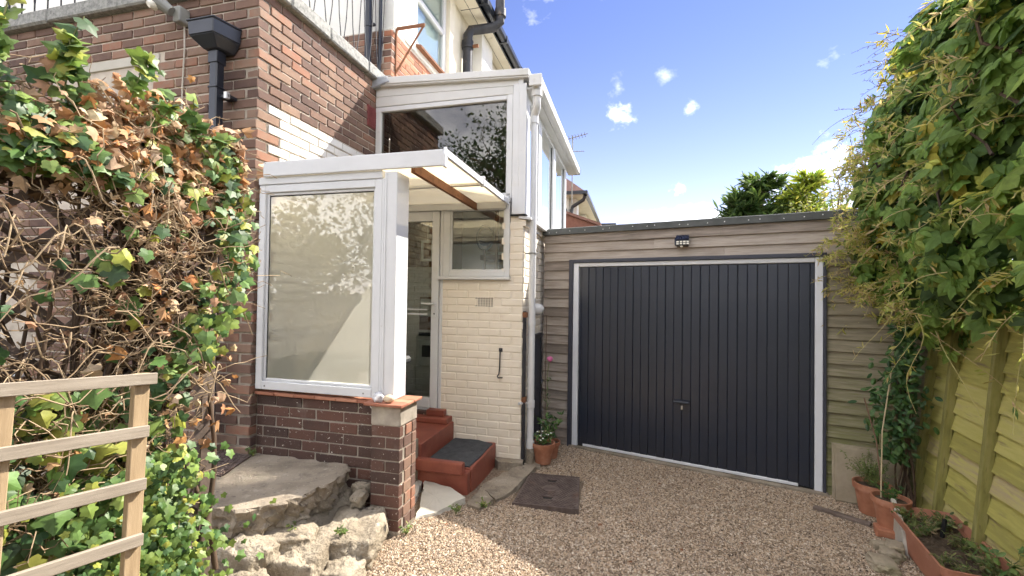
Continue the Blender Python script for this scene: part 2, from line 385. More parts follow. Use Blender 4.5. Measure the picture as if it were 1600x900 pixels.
pm('upvc', [(.60, .605, .61), (.68, .685, .69)], 2.5, .42, .08, 14, spec=.5, dist=.003, spots=[((.55, .54, .48), 5, .62, 3), ((.40, .38, .33), 34, .71, 10)])
pm('upvc_old', [(.57, .565, .545), (.66, .655, .635)], 2.2, .5, .05, 60, spec=.45, spots=[((.40, .39, .33), 9, .64, 4), ((.46, .44, .38), 2.5, .60, 2.5)])
pm('black_plastic', [(.012, .015, .022), (.022, .026, .036)], 4, .32, .04, 50, spec=.5)
pm('black_iron', [(.018, .018, .022), (.035, .035, .042)], 12, .55, .2, 120, spots=[((.16, .07, .035), 16, .66, 8)])
pm('old_pipe', [(.02, .022, .028), (.05, .05, .055)], 8, .5, .25, 60, spots=[((.19, .15, .11), 9, .60, 5)])
pm('rust', [(.12, .05, .025), (.22, .10, .05), (.16, .065, .035)], 18, .9, .5, 120, dist=.003)
pm('lead', [(.28, .30, .33), (.42, .44, .47)], 9, .55, .3, 40, metal=.3)
pm('red_tile', [(.26, .10, .06), (.36, .15, .09), (.44, .21, .13)], 12, .8, .3, 100, island=.6, coord='World', dist=.003)
pm('red_paint', [(.20, .055, .036), (.26, .075, .048), (.30, .095, .06)], 7, .5, .2, 60, spots=[((.42, .25, .19), 10, .70, 6), ((.12, .05, .04), 5, .66, 4)], dist=.004)
pm('terracotta', [(.30, .12, .065), (.38, .16, .09), (.46, .23, .15)], 10, .85, .25, 100, dist=.003, spots=[((.55, .45, .36), 14, .68, 6)])
pm('trough_plastic', [(.36, .15, .09), (.44, .20, .13)], 6, .55, .12, 60, spots=[((.60, .42, .33), 7, .66, 4)])
pm('slate_mat', [(.035, .040, .046), (.075, .08, .088)], 16, .95, .7, 320, spots=[((.17, .17, .165), 24, .66, 5)], dist=.004)
pm('concrete', [(.17, .14, .105), (.27, .225, .17), (.35, .30, .235)], 4, .95, .9, 90, dist=.008, coord='World', detail=6, spots=[((.11, .09, .07), 6, .56, 5), ((.46, .42, .34), 13, .62, 5), ((.30, .20, .14), 3.5, .66, 4), ((.10, .085, .07), 34, .62, 8), ((.45, .41, .34), 70, .62, 7), ((.14, .145, .07), 2.6, .64, 4)])
pm('concrete_pale', [(.44, .41, .35), (.56, .53, .46)], 4, .92, .4, 120, dist=.004, coord='World', spots=[((.28, .25, .20), 6, .64, 5)])
pm('rock', [(.22, .18, .13), (.33, .28, .21), (.42, .365, .285)], 5, .95, 1.0, 48, dist=.02, coord='World', detail=6, spots=[((.46, .43, .36), 12, .64, 8), ((.055, .045, .036), 11, .60, 8), ((.32, .16, .09), 5, .70, 6), ((.12, .13, .055), 4, .68, 5), ((.07, .06, .05), 40, .64, 10)])
pm('paving', [(.25, .205, .14), (.34, .285, .205), (.24, .21, .13)], 3.5, .9, .5, 50, dist=.006, spots=[((.20, .21, .10), 2.2, .56, 4)])
pm('soil', [(.05, .034, .022), (.10, .07, .045), (.16, .115, .075)], 18, .98, 1.0, 60, dist=.02, coord='World')
pm('gravel_bed', [(.10, .07, .048), (.22, .16, .11), (.34, .265, .19)], 60, .95, 1.0, 90, dist=.012, coord='World')
pm('pebble', [(.07, .048, .032), (.25, .178, .115), (.41, .302, .205), (.53, .415, .30), (.31, .21, .13), (.64, .55, .44), (.28, .222, .17), (.15, .105, .072)], 40, .8, 0, 60, island=.92, coord='World', spots=[((.17, .115, .08), 1.7, .54, 2.0)])
pm('earth', [(.08, .07, .04), (.12, .10, .06), (.07, .09, .035)], 1.5, .98, .5, 10, coord='World')
pm('cast_iron', [(.085, .062, .055), (.13, .098, .086), (.18, .14, .125)], 16, .7, .3, 90, metal=.35, spots=[((.32, .28, .24), 60, .70, 12), ((.17, .085, .05), 6, .60, 4)], dist=.003)
pm('board', [(.20, .165, .135), (.32, .27, .225), (.42, .365, .31), (.28, .23, .19)], 3.2, .9, .45, 22, island=.35, stretch=(1.2, 8, 16), dist=.004, spots=[((.075, .055, .045), 2.2, .69, 14)])
pm('board_green', [(.17, .145, .10), (.27, .235, .165), (.34, .30, .215)], 3.2, .9, .45, 22, stretch=(1.2, 8, 16), dist=.004, zramp=((.14, .155, .035), 1.5, .15, .75))
pm('felt', [(.070, .075, .072), (.115, .12, .115)], 8, .9, .3, 200, dist=.003)
pm('felt_edge', [(.42, .44, .42), (.55, .56, .54)], 8, .8, .1, 60)
pm('anthracite', [(.019, .025, .040), (.025, .031, .047)], 2, .30, .25, 5, spec=.55, dist=.004, zramp=((.07, .06, .05), .40, -.30, .4), spots=[((.05, .047, .042), 2.2, .62, 1.2), ((.07, .065, .06), 60, .72, 4)])
pm('trim_dark', [(.040, .042, .058), (.055, .058, .075)], 5, .5, .05, 60)
pm('nail', [(.6, .6, .58), (.7, .7, .68)], 9, .4, 0, 10, metal=.6)
pm('steel', [(.45, .45, .46), (.6, .6, .6)], 9, .35, 0, 10, metal=.9)
pm('white_metal', [(.66, .68, .72), (.74, .75, .78)], 3, .4, .03, 60)
pm('fence_wood', [(.38, .345, .095), (.49, .45, .125), (.56, .51, .17), (.47, .38, .21)], 3.0, .9, .5, 30, island=.35, stretch=(8, 1.4, 14), dist=.005, spots=[((.26, .19, .115), 2.6, .60, 6), ((.12, .095, .05), 9, .70, 8)])
pm('fence_batten', [(.18, .165, .05), (.28, .26, .08), (.34, .30, .12)], 4, .9, .5, 40, stretch=(8, 8, 1.2), dist=.004, spots=[((.08, .06, .035), 5, .62, 6)])
pm('new_timber', [(.26, .18, .10), (.36, .26, .15), (.42, .31, .19)], 3.5, .8, .35, 30, stretch=(14, 14, 1.3), dist=.003, spots=[((.26, .16, .08), 5, .70, 14)])
pm('new_rail', [(.20, .165, .125), (.29, .245, .19), (.35, .30, .24)], 3.5, .85, .35, 30, stretch=(1.2, 14, 16), dist=.003, spots=[((.20, .15, .10), 4, .66, 8), ((.16, .13, .10), 14, .68, 8)])
pm('old_lattice', [(.07, .052, .042), (.14, .105, .085), (.19, .15, .125)], 7, .95, .5, 50, dist=.004)
pm('twig', [(.17, .115, .068), (.29, .21, .125), (.38, .29, .185), (.22, .15, .085)], 12, .9, .2, 60, island=.8)
pm('twig_dark', [(.05, .032, .02), (.10, .065, .04)], 12, .9, .2, 60, island=.8)
pm('tendril', [(.42, .36, .13), (.55, .47, .21), (.50, .36, .20)], 12, .7, 0, 60, island=.8)
pm('tendril_dark', [(.10, .065, .04), (.17, .10, .065)], 12, .7, 0, 60, island=.8)
pm('bark', [(.10, .075, .05), (.19, .145, .10)], 9, .95, .8, 30, dist=.02)
pm('leaf', [], 30, .5, .12, 60, attr='col', trans=.28, spec=.5, coord='World', dist=.002)
pm('leaf_matt', [], 30, .6, .12, 60, attr='col', trans=.48, spec=.35, coord='World', dist=.002)
pm('dead_leaf', [], 40, .8, .3, 60, attr='col', trans=.18, spec=.2, coord='World', dist=.002)
pm('roof_tile', [(.12, .065, .055), (.19, .10, .08), (.25, .14, .11)], 8, .9, .4, 60, island=.6)
pm('far_brick', [(.17, .075, .055), (.24, .11, .08)], 12, .9, .4, 60)
pm('ochre', [(.42, .37, .19), (.48, .42, .22)], 3, .9, .2, 60)
pm('plaster', [(.70, .64, .52), (.76, .70, .58)], 2, .9, .1, 60)
pm('interior_brown', [(.15, .085, .05), (.22, .13, .08)], 6, .6, .1, 40)
pm('interior_floor', [(.16, .06, .035), (.22, .085, .05)], 6, .4, .1, 40)
pm('dark_box', [(.028, .032, .034), (.045, .05, .052)], 4, .6, .1, 40)
pm('paper', [(.70, .70, .68), (.55, .60, .58)], 25, .8, 0, 40)
pm('flint', [(.10, .11, .13), (.62, .62, .64), (.16, .17, .20)], 22, .5, .2, 40, spots=[((.8, .8, .8), 16, .55, 14)])
pm('pebble_tan', [(.50, .38, .25), (.60, .48, .34)], 14, .7, .15, 60)
pm('solar', [(.012, .016, .035), (.03, .035, .06)], 40, .15, 0, 40)
pm('led', [(.75, .72, .62), (.85, .82, .72)], 60, .3, 0, 40)
pm('pink', [(.55, .10, .26), (.65, .20, .36)], 60, .8, .3, 80)
pm('petal', [(.8, .79, .72), (.85, .84, .8)], 60, .8, 0, 80)
pm('lamp_grey', [(.20, .20, .18), (.30, .30, .27)], 8, .5, .1, 40)
pm('cable', [(.5, .46, .38), (.62, .58, .5)], 8, .6, 0, 40)
pm('vent_red', [(.20, .05, .05), (.27, .075, .07)], 8, .7, .2, 40)
pm('void', [(.01, .01, .01), (.015, .015, .015)], 8, .9, 0, 40)
pm('bamboo', [(.45, .36, .22), (.56, .46, .30)], 9, .6, .1, 40)
pm('blind', [(.58, .66, .66), (.66, .73, .72)], 3, .8, .1, 40)
pm('polycarb', [(.86, .78, .60), (.90, .83, .67)], 1.5, .35, .05, 30, trans=.62, spots=[((.55, .45, .28), 3, .62, 4)])
glass_mat('glass', (.70, .66, .61), 1.0, .03, 0.0, .03)
glass_mat('glass_door', (.86, .88, .85), 1.3, .06, 0.0, .02)
glass_mat('glass_clear', (.90, .92, .90), 1.1, .05, 0.0, .02)
glass_mat('glass_sky', (.75, .80, .82), 2.4, .35, 0.0, .02)
frosted_mat('frosted')

def polycarb_mat():
    """twin-wall roof sheet: part of the light goes straight through, the rest is scattered"""
    m = bpy.data.materials.new('polycarb_sheet'); m.use_nodes = True; MATS['polycarb_sheet'] = m; N = m.node_tree.nodes; L = m.node_tree.links; B = N['Principled BSDF']
    B.inputs['Base Color'].default_value = (.80, .70, .50, 1); B.inputs['Roughness'].default_value = .35
    tl = N.new('ShaderNodeBsdfTranslucent'); tl.inputs[0].default_value = (.92, .84, .66, 1); tr = N.new('ShaderNodeBsdfTransparent'); tr.inputs[0].default_value = (.95, .90, .78, 1)
    nz = N.new('ShaderNodeTexNoise'); nz.inputs['Scale'].default_value = 3; cr = N.new('ShaderNodeMapRange'); L.new(nz.outputs['Fac'], cr.inputs[0]); cr.inputs[3].default_value = .25; cr.inputs[4].default_value = .55
    a = N.new('ShaderNodeMixShader'); a.inputs[0].default_value = .7; L.new(B.outputs[0], a.inputs[1]); L.new(tl.outputs[0], a.inputs[2])
    b = N.new('ShaderNodeMixShader'); L.new(cr.outputs[0], b.inputs[0]); L.new(a.outputs[0], b.inputs[1]); L.new(tr.outputs[0], b.inputs[2]); L.new(b.outputs[0], N['Material Output'].inputs[0])
polycarb_mat()

glass_mat('glass_upper', (.90, .93, .92), .45, .03, 0.0, .02)
_m = bpy.data.materials.new('clear_pass'); _m.use_nodes = True; MATS['clear_pass'] = _m
_t = _m.node_tree.nodes.new('ShaderNodeBsdfTransparent'); _m.node_tree.links.new(_t.outputs[0], _m.node_tree.nodes['Material Output'].inputs[0])

# ------------------------------------------------------------------ the setting: ground, gravel drive
rs = np.random.default_rng(11)
def ground():
    m = MB(); n = 40
    # one sheet from the drive to the horizon; the near part follows the drive, rings grow outwards
    xs = sorted(set([-900, -300, -100, -40, -20, -10] + [-6 + .5 * i for i in range(25)] + [10, 20, 40, 100, 300, 900]))
    ys = sorted(set([-900, -300, -100, -40, -20, -10, -6, -3] + [-1 + .5 * i for i in range(25)] + [15, 25, 40, 100, 300, 900]))
    vs = [(x, y, -.03) for y in ys for x in xs]; w = len(xs)
    m.add(vs, [(j * w + i, j * w + i + 1, (j + 1) * w + i + 1, (j + 1) * w + i) for j in range(len(ys) - 1) for i in range(w - 1)])
    single('ground', m, 'earth', 'bare brown earth under and around the house and drive', 'ground', kind='structure')
    m = MB(); st = .05; x0, x1, y0, y1 = -2.6, 4.2, -1.5, 5.9; nx = int((x1 - x0) / st) + 1; ny = int((y1 - y0) / st) + 1
    vs = []
    for j in range(ny):
        for i in range(nx):
            x, y = x0 + i * st, y0 + j * st
            vs.append((x, y, ground_z(x, y) + .006 * noise.noise((x * 2.2, y * 2.2, 0)) + .004 * noise.noise((x * 9, y * 9, 3)) - .004))
    m.add(vs, [(j * nx + i, j * nx + i + 1, (j + 1) * nx + i + 1, (j + 1) * nx + i) for j in range(ny - 1) for i in range(nx - 1)])
    single('driveway', m, 'gravel_bed', 'tan gravel driveway in front of the garage', 'driveway', kind='structure', smooth=True)
ground()
def gravel():
    N0 = 370000
    # denser towards the viewer's end of the drive, where single stones show
    x = rs.uniform(-1.6, 3.3, N0); y = 2.2 + (rs.uniform(0, 1, N0) ** 1.15) * 3.1
    c, s_ = math.cos(GA), math.sin(GA); gu = x * c - y * s_; gv = x * s_ + y * c
    c, s_ = math.cos(HA), math.sin(HA); hu = x * c - y * s_; hv = x * s_ + y * c
    keep = (gv < 4.72) & (gu < 1.02 + (4.73 - gv) * .13) & ~((hu < -1.0) & (hv > 3.35)) & ~((hu < -1.47) & (hv > 1.2)) & ~((hu > -.93) & (hu < -.40) & (hv > 3.47) & (hv < 4.10))
    px = (x / np.maximum(y, .1)); keep &= (px > -1.15) & (px < 1.2)
    keep &= ~((gu > .72) & (gv < 4.2) & (gu > .8))
    x, y, hu, hv = x[keep], y[keep], hu[keep], hv[keep]; n = len(x); print('pebbles', n)
    ss = lambda t: np.clip(t, 0, 1) ** 2 * (3 - 2 * np.clip(t, 0, 1))
    z = .10 * ss((4.0 - hv) / 1.4) * ss((-.35 - hu) / .9) + rs.uniform(-.004, .004, n)
    oct_ = np.array([(1, 0, 0), (-1, 0, 0), (0, 1, 0), (0, -1, 0), (0, 0, 1), (0, 0, -1)], float)
    F0 = np.array([(0, 2, 4), (2, 1, 4), (1, 3, 4), (3, 0, 4), (2, 0, 5), (1, 2, 5), (3, 1, 5), (0, 3, 5)])
    sz = rs.gamma(6, .00058, n) + .0024
    sc = np.stack([sz * rs.uniform(.8, 1.5, n), sz * rs.uniform(.7, 1.1, n), sz * rs.uniform(.45, .9, n)], 1)
    V = oct_[None] * sc[:, None, :] * rs.uniform(.7, 1.3, (n, 6, 1)) + rs.normal(0, .12, (n, 6, 3)) * sz[:, None, None]
    a = rs.uniform(0, 6.28, n); t = rs.normal(0, .35, n); ca, sa, ct, st = np.cos(a), np.sin(a), np.cos(t), np.sin(t)
    M = np.zeros((n, 3, 3)); M[:, 0, 0] = ca; M[:, 0, 1] = -sa * ct; M[:, 0, 2] = sa * st; M[:, 1, 0] = sa; M[:, 1, 1] = ca * ct; M[:, 1, 2] = -ca * st; M[:, 2, 1] = st; M[:, 2, 2] = ct
    V = np.einsum('nij,nkj->nki', M, V) + np.stack([x, y, z], 1)[:, None, :]
    F = (F0[None] + (np.arange(n) * 6)[:, None, None]).reshape(-1, 3)
    o = bpy.data.objects.new('gravel', np_mesh(V.reshape(-1, 3), F, 'pebble')); COL.objects.link(o)
    tag(o, 'loose tan and brown gravel stones covering the drive', 'gravel', kind='stuff')
gravel()

def boulder(name, label, c, size, seed, rz=0, mat='rock', group=None, sharp=.55, frame=HF):
    bm = bmesh.new(); bmesh.ops.create_icosphere(bm, subdivisions=5, radius=1)
    for v in bm.verts:
        d = v.co.normalized(); mx = max(abs(d.x), abs(d.y), abs(d.z)); q = d / mx; p = d.lerp(q, sharp)   # between a ball and a block
        o = Vector((seed * 7.3, seed * 3.1, seed))
        rid = 1 - abs(noise.fractal(d * 2.2 + o, 1, 2, 3))
        p = p * (1 + .20 * noise.fractal(d * 1.1 + o, 1, 2, 3) - .07 * max(0, rid - .78) * 4 + .05 * noise.fractal(d * 5 + o, .7, 2.1, 5) + .03 * (noise.noise(d * 3.3 - o) > .1))
        v.co = Vector((p.x * size[0], p.y * size[1], p.z * size[2]))
    me = bpy.data.meshes.new('mesh'); bm.to_mesh(me); bm.free(); me.materials.append(MATS[mat]); me.polygons.foreach_set('use_smooth', [True] * len(me.polygons))
    o = bpy.data.objects.new(name, me); COL.objects.link(o); o.matrix_world = frame @ Matrix.Translation(c) @ rotz(rz)
    return tag(o, label, 'rock', group)
def slab_poly(pts, z0, z1, seed, sub=.04, rag=.012, under=.0, rough=.0):
    """irregular concrete piece: ragged outline, thickness, slightly uneven top"""
    out = []
    for i, a in enumerate(pts):
        b = pts[(i + 1) % len(pts)]; n = max(1, int(math.hypot(b[0] - a[0], b[1] - a[1]) / sub))
        for k in range(n):
            t = k / n; x, y = a[0] + (b[0] - a[0]) * t, a[1] + (b[1] - a[1]) * t
            out.append((x + rag * noise.noise((x * 14, y * 14, seed)), y + rag * noise.noise((x * 14, y * 14, seed + 9))))
    n = len(out); cx, cy = sum(p[0] for p in out) / n, sum(p[1] for p in out) / n
    m = MB(); rings = [(1.0 - under, z0)] + [(1.0 - under * (1 - k / 6), z0 + (z1 - .012 - z0) * k / 6) for k in range(1, 7)] + [(.994, z1), (.75, z1 + .001), (.45, z1 + .002)]
    vs = []
    for r_, z in rings: vs += [(cx + (x - cx) * r_ + ((.006 + rough) * noise.fractal((x * 16, y * 16, z * 26), .9, 2, 4) if z < z1 - .005 else 0), cy + (y - cy) * r_ + (rough * noise.fractal((x * 16 + 7, y * 16, z * 26), .9, 2, 4) if z < z1 - .005 else 0), z + .0035 * noise.noise((x * 11, y * 11, seed + z))) for x, y in out]
    vs.append((cx, cy, z1 + .002))
    fs = [tuple(range(n))[::-1]] + [(j * n + i, j * n + (i + 1) % n, (j + 1) * n + (i + 1) % n, (j + 1) * n + i) for j in range(len(rings) - 1) for i in range(n)]
    fs += [((len(rings) - 1) * n + i, (len(rings) - 1) * n + (i + 1) % n, len(rings) * n) for i in range(n)]
    m.add(vs, fs); return m
def patio():
    # raised ground between drive and house: a bank of packed stones and soil
    m = MB(); us = np.arange(-4.6, -1.3, .025); vs_ = np.arange(.2, 2.78, .025); V = []
    for v in vs_:
        for u in us:
            e = -1.50 - .10 * math.sin(v * 3.1) - .42 * sstep((2.30 - v) / .6) - .02 * math.sin(v * 11)      # foot of the bank
            t = sstep((e - u) / .30)
            z = -.02 + .34 * t + .03 * noise.fractal((u * 5, v * 5, 1.7), 1, 2, 4) * t + .012 * noise.noise((u * 30, v * 30, 0))
            V.append((u, v, z))
    w = len(us); m.add(V, [(j * w + i, j * w + i + 1, (j + 1) * w + i + 1, (j + 1) * w + i) for j in range(len(vs_) - 1) for i in range(w - 1)])
    single('stone_bank', m, 'rock', 'rough bank of broken stone and soil beside the drive', 'bank', HF, kind='structure', smooth=True)
    pts = [(-2.72, 2.755), (-2.2, 2.755), (-1.90, 2.755), (-1.835, 2.70), (-1.80, 2.60), (-1.795, 2.48), (-1.81, 2.36), (-1.84, 2.24), (-1.90, 2.13), (-2.0, 2.05), (-2.2, 1.98), (-2.6, 1.95), (-3.2, 1.9), (-3.9, 2.0), (-3.9, 2.70), (-3.0, 2.70)]
    T = Thing('patio_slab', 'broken grey concrete slab with a curved edge below the frosted porch window', 'slab', HF, (-2.5, 2.4, .33))
    s = T.part('slab', slab_poly(pts, .30, .475, 2.0, .014, .030, .03, .03), 'concrete')
    m = MB()
    for i in range(7):
        for j in range(9):
            q = -2.875 + i * .036 + j * .016; m.box(q, q + .025, 2.36 + j * .033, 2.385 + j * .033, .486, .491)
    T2 = Thing('drain_cover', 'small dark metal cover set in the concrete slab by the ivy', 'drain cover', HF, (-2.75, 2.5, .478))
    T2.part('plate', MB().prism([(-2.90, 2.33), (-2.50, 2.33), (-2.62, 2.69), (-2.90, 2.69)], .478, .486), 'cast_iron')
    T2.part('tread', MB().add(*clip_tread()), 'cast_iron')
def clip_tread():
    m = MB()
    for j in range(10):
        v = 2.345 + j * .034; umax = -2.50 - (v - 2.33) / .36 * .12 - .03
        u = -2.89 + (j % 2) * .015
        while u < umax:
            m.box(u, u + .018, v, v + .018, .4855, .490); u += .032
    return m.v, m.f
patio()
boulder('boulder', 'large pitted grey boulder leaning against the foot of the brick pillar', (-1.62, 2.44, .13), (.17, .255, .155), 3, .35, sharp=.75)
boulder('boulder', 'square pale stone block at the front edge of the bank, cut by the picture edge', (-1.70, 2.06, .09), (.125, .10, .18), 8, .25, sharp=.9)
boulder('boulder', 'broken stone jutting out under the slab beside the small-leaved ivy', (-1.93, 1.97, .20), (.16, .11, .15), 5, -.2, sharp=.7)
boulder('boulder', 'flat whitish stone wedged between the slab and the square block', (-1.80, 2.17, .255), (.12, .10, .075), 12, .5, sharp=.7)
boulder('boulder', 'low dark stone at the drive edge between square block and pillar', (-1.50, 2.20, .09), (.10, .13, .10), 15, .1, sharp=.6)
boulder('boulder', 'brown stone in the soil below the ivy at the bottom edge', (-1.84, 1.80, .13), (.15, .10, .14), 21, .9, sharp=.6)
boulder('boulder', 'small cracked rubble stone in the gap between slab and porch wall', (-1.74, 2.70, .335), (.055, .05, .05), 25, .9, sharp=.6)
boulder('boulder', 'thin rubble stone lying beside the pillar foot in the gap', (-1.685, 2.60, .335), (.045, .07, .04), 28, .2, sharp=.6)

def apron():
    gz = .075
    P = [('paving_stone', 'cracked pale paving stone at the foot of the red steps', [(-1.66, 3.50), (-1.40, 3.44), (-1.22, 3.30), (-1.33, 3.02), (-1.44, 2.90), (-1.50, 3.10)], .0, .105, 'concrete_pale'),
         ('paving_stone', 'smooth grey paving stone tucked behind the brick pillar', [(-1.95, 3.62), (-1.70, 3.58), (-1.54, 3.0), (-1.75, 2.95)], .0, .098, 'concrete_pale'),
         ('paving_stone', 'rough broken concrete patch between steps and drain cover', [(-1.22, 3.66), (-1.02, 4.22), (-.86, 4.24), (-.95, 3.60), (-1.02, 3.44)], -.02, .052, 'concrete'),
         ('paving_stone', 'small triangular concrete piece edging the gravel by the steps', [(-1.19, 3.60), (-1.03, 3.40), (-1.08, 3.22), (-1.20, 3.26)], -.02, .075, 'concrete'),
         ('paving_stone', 'low concrete footing under the cream wall beside the grey mat', [(-1.30, 4.29), (-1.00, 4.29), (-.99, 4.19), (-1.22, 4.16)], -.02, .075, 'concrete'),
         ('paving_stone', 'concrete pad under the white drainpipe and flowerpot', [(-1.02, 4.30), (-.84, 4.27), (-.84, 4.52), (-1.0, 4.56)], -.02, .028, 'concrete')]
    for k, (n, l, p, z0, z1, mt) in enumerate(P):
        single(n, slab_poly(p, z0, z1, 3.0 + k, .03, .018), mt, l, 'paving', HF, (sum(q[0] for q in p) / len(p), sum(q[1] for q in p) / len(p), z0))
apron()
def manhole():
    T = Thing('manhole_cover', 'square rusty iron manhole cover with raised tread in the gravel', 'manhole cover', HF, (-.66, 3.78, .03), rot=rotz(R(4)))
    b = T.base; p = [(-.915, 3.48), (-.40, 3.47), (-.42, 4.09), (-.87, 4.10)]
    T.part('plate', MB().prism(p, .0, .036), 'cast_iron', bevel=.004)
    T.part('frame_bar', MB().box(-.915, -.40, 3.468, 3.484, .0, .041), 'cast_iron'); T.part('frame_bar', MB().box(-.87, -.42, 4.085, 4.10, .0, .041), 'cast_iron')
    m = MB()
    for j in range(23):
        v = 3.497 + j * .0255
        e0 = -.915 + (v - 3.48) / .62 * .045 + .02; u = e0 + (j % 2) * .0125
        while u < -.44:
            if math.hypot((u + .655) / 1, v - 3.79) > .075 and not (abs(u + .655) < .05 and abs(abs(v - 3.79) - .17) < .03):
                m.add([(u, v, .036), (u + .017, v + .008, .036), (u + .017, v + .015, .036), (u, v + .008, .036), (u, v, .041), (u + .017, v + .008, .041), (u + .017, v + .015, .041), (u, v + .008, .041)], MB().box(0, 1, 0, 1, 0, 1).f)
            u += .025
    T.part('tread', m, 'cast_iron', kind='stuff')
    T.part('boss', MB().lathe([(.058, .036), (.058, .041), (.05, .043), (.0, .043)], (-.655, 3.79, 0), 24), 'cast_iron')
    for s_ in (-1, 1):
        T.part('key_slot', MB().box(-.69, -.62, 3.79 + s_ * .17 - .012, 3.79 + s_ * .17 + .012, .0355, .0375), 'void')
        T.part('key_bar', MB().box(-.70, -.61, 3.79 + s_ * .17 + .014, 3.79 + s_ * .17 + .022, .036, .044), 'cast_iron')
manhole()

# ------------------------------------------------------------------ the house: brick block with a terrace, rendered upper floor behind
UW, VF, VM = -2.669, 2.712, 4.575        # side wall, front of the brick block, front of the main house
def house():
    T = Thing('house', 'dark brick house with white rendered upper floor behind a terrace', 'house', HF, (-4.5, 4.5, .0))
    w = T.part('front_wall', MB().box(-7.5, UW - .009, VF + .009, VF + .25, .3, 3.94), 'mortar')
    # front face: the courses that show above and beside the ivy are bricks of their own
    def hole(s, z, a, b): return (-4.75 < s < -3.66 and 2.3 < z < 3.52) or (s < -5.0 and .95 < z < 1.86)
    def seen(s, z):
        if z > 3.25 - max(0, s + 3.4) * .45 and s > -5.0: return True
        return s > -2.90 and .42 < z < 1.50
    bricks(T, w, 'u', VF, -7.5, UW, .30, 3.90, 'brick', sel=seen, skip=hole, joint=.013, d=.10, trim1=(0, .1025), off=(UW + 7.5) % .225)
    w2 = T.part('side_wall', MB().box(UW - .25, UW - .009, VF + .009, VM, .3, 3.94), 'mortar')
    wm = lambda s, z: 'white_brick' if z < 3.11 and s > 2.86 else 'brick'
    bricks(T, w2, 'v', UW, VF, VM, .30, 3.90, wm, sel=lambda s, z: z > 2.62 and s > VF, joint=.013, off=.1125, d=.10, trim0=(.1025, 0))
    # terrace edge: rough stone coping in lengths
    m = w
    for a, b in ((-7.6, -6.2), (-6.194, -4.8), (-4.794, -3.6), (-3.594, UW + .06)):
        T.part('coping_stone', MB().box(a, b, VF - .06, VF + .26, 3.90, 4.02), 'coping', bevel=.012, jit=.003)
    for a, b in ((VF + .266, 3.45), (3.456, 4.05), (4.056, VM - .01)):
        T.part('coping_stone', MB().box(UW - .26, UW + .06, a, b, 3.90, 4.02), 'coping', bevel=.012, jit=.003)
    T.part('terrace_floor', MB().box(-7.5, UW - .26, VF + .26, VM, 3.85, 3.93), 'concrete')
    # main house behind the terrace
    T.part('upper_front_wall', MB().box(-9, UW, VM + .03, VM + .3, 4.66, 6.6), 'render_white')
    bw = T.part('upper_front_band', MB().box(-9, UW - .009, VM + .009, VM + .25, 3.6, 4.66), 'mortar')
    bricks(T, bw, 'u', VM, -9, UW, 3.90, 4.66, 'brick', sel=lambda s, z: s > -3.7, d=.10, trim1=(0, .1025), off=(UW + 9) % .225)
    sw = T.part('upper_side_wall', MB().box(UW - .3, UW - .006, VM + .03, 7.0, 3.6, 4.68), 'mortar')
    bricks(T, sw, 'v', UW, VM, 6.05, 3.90, 4.66, 'brick_orange', sel=lambda s, z: z > 4.0 and s < 5.7, d=.10, trim0=(.1025, 0), off=.1125)
    T.part('render_band', MB().box(UW - .3, UW + .012, VM + .03, 5.16, 4.695, 6.6).box(UW - .3, UW + .012, 5.16, 6.2, 4.69, 4.755), 'render_white')
    T.part('tile_sill', MB().hexa([(UW - .02, 5.14, 4.76), (UW + .09, 5.14, 4.735), (UW + .09, 6.15, 4.735), (UW - .02, 6.15, 4.76), (UW - .02, 5.14, 4.80), (UW + .09, 5.14, 4.765), (UW + .09, 6.15, 4.765), (UW - .02, 6.15, 4.80)]), 'rust', label='weathered tile sill under the upper side window')
    win = T.part('upper_window', MB().box(UW - .06, UW - .01, 5.16, 5.22, 4.80, 6.0).box(UW - .06, UW - .01, 6.03, 6.12, 4.80, 6.0).box(UW - .06, UW - .01, 5.22, 6.03, 4.80, 4.86)
                 .box(UW - .06, UW - .01, 5.22, 6.03, 5.40, 5.47).box(UW - .06, UW - .01, 5.22, 6.03, 5.93, 6.0), 'upvc', bevel=.006)
    T.part('pane', MB().box(UW - .045, UW - .04, 5.22, 6.03, 4.86, 5.40), 'glass_upper', win)
    T.part('pane', MB().box(UW - .045, UW - .04, 5.22, 6.03, 5.47, 5.93), 'glass_upper', win)
    T.part('curtain', MB().box(UW - .085, UW - .075, 5.18, 6.08, 4.8, 5.98), 'blind', win)
    T.part('window_post', MB().box(UW - .2, UW + .05, 6.12, 6.32, 4.6, 6.12).box(UW - .2, UW + .0, 6.32, 7.2, 4.0, 6.12), 'soffit', bevel=.006)
    T.part('render_pier', MB().box(UW - .2, UW + .17, 7.22, 7.80, 4.0, 6.10), 'render_white', bevel=.008)
    T.part('render_pier', MB().box(UW - .2, UW + .04, 7.80, 12, 3.0, 6.10), 'render_old', bevel=.008)
    T.part('soffit', MB().box(UW - .3, UW + .34, 4.3, 12.2, 6.11, 6.14), 'soffit')
    T.part('soffit_joint', MB().box(UW + .02, UW + .34, 6.6, 6.61, 6.106, 6.112).box(UW + .16, UW + .165, 4.3, 12, 6.106, 6.112), 'void')
    T.part('fascia', MB().box(UW + .34, UW + .36, 4.3, 12.2, 6.08, 6.28), 'black_plastic')
    T.part('roof', MB().hexa([(UW + .42, 4.2, 6.26), (UW + .42, 12.3, 6.26), (-9, 12.3, 10.2), (-9, 4.2, 10.2), (UW + .42, 4.2, 6.32), (UW + .42, 12.3, 6.32), (-9, 12.3, 10.3), (-9, 4.2, 10.3)]), 'roof_tile')
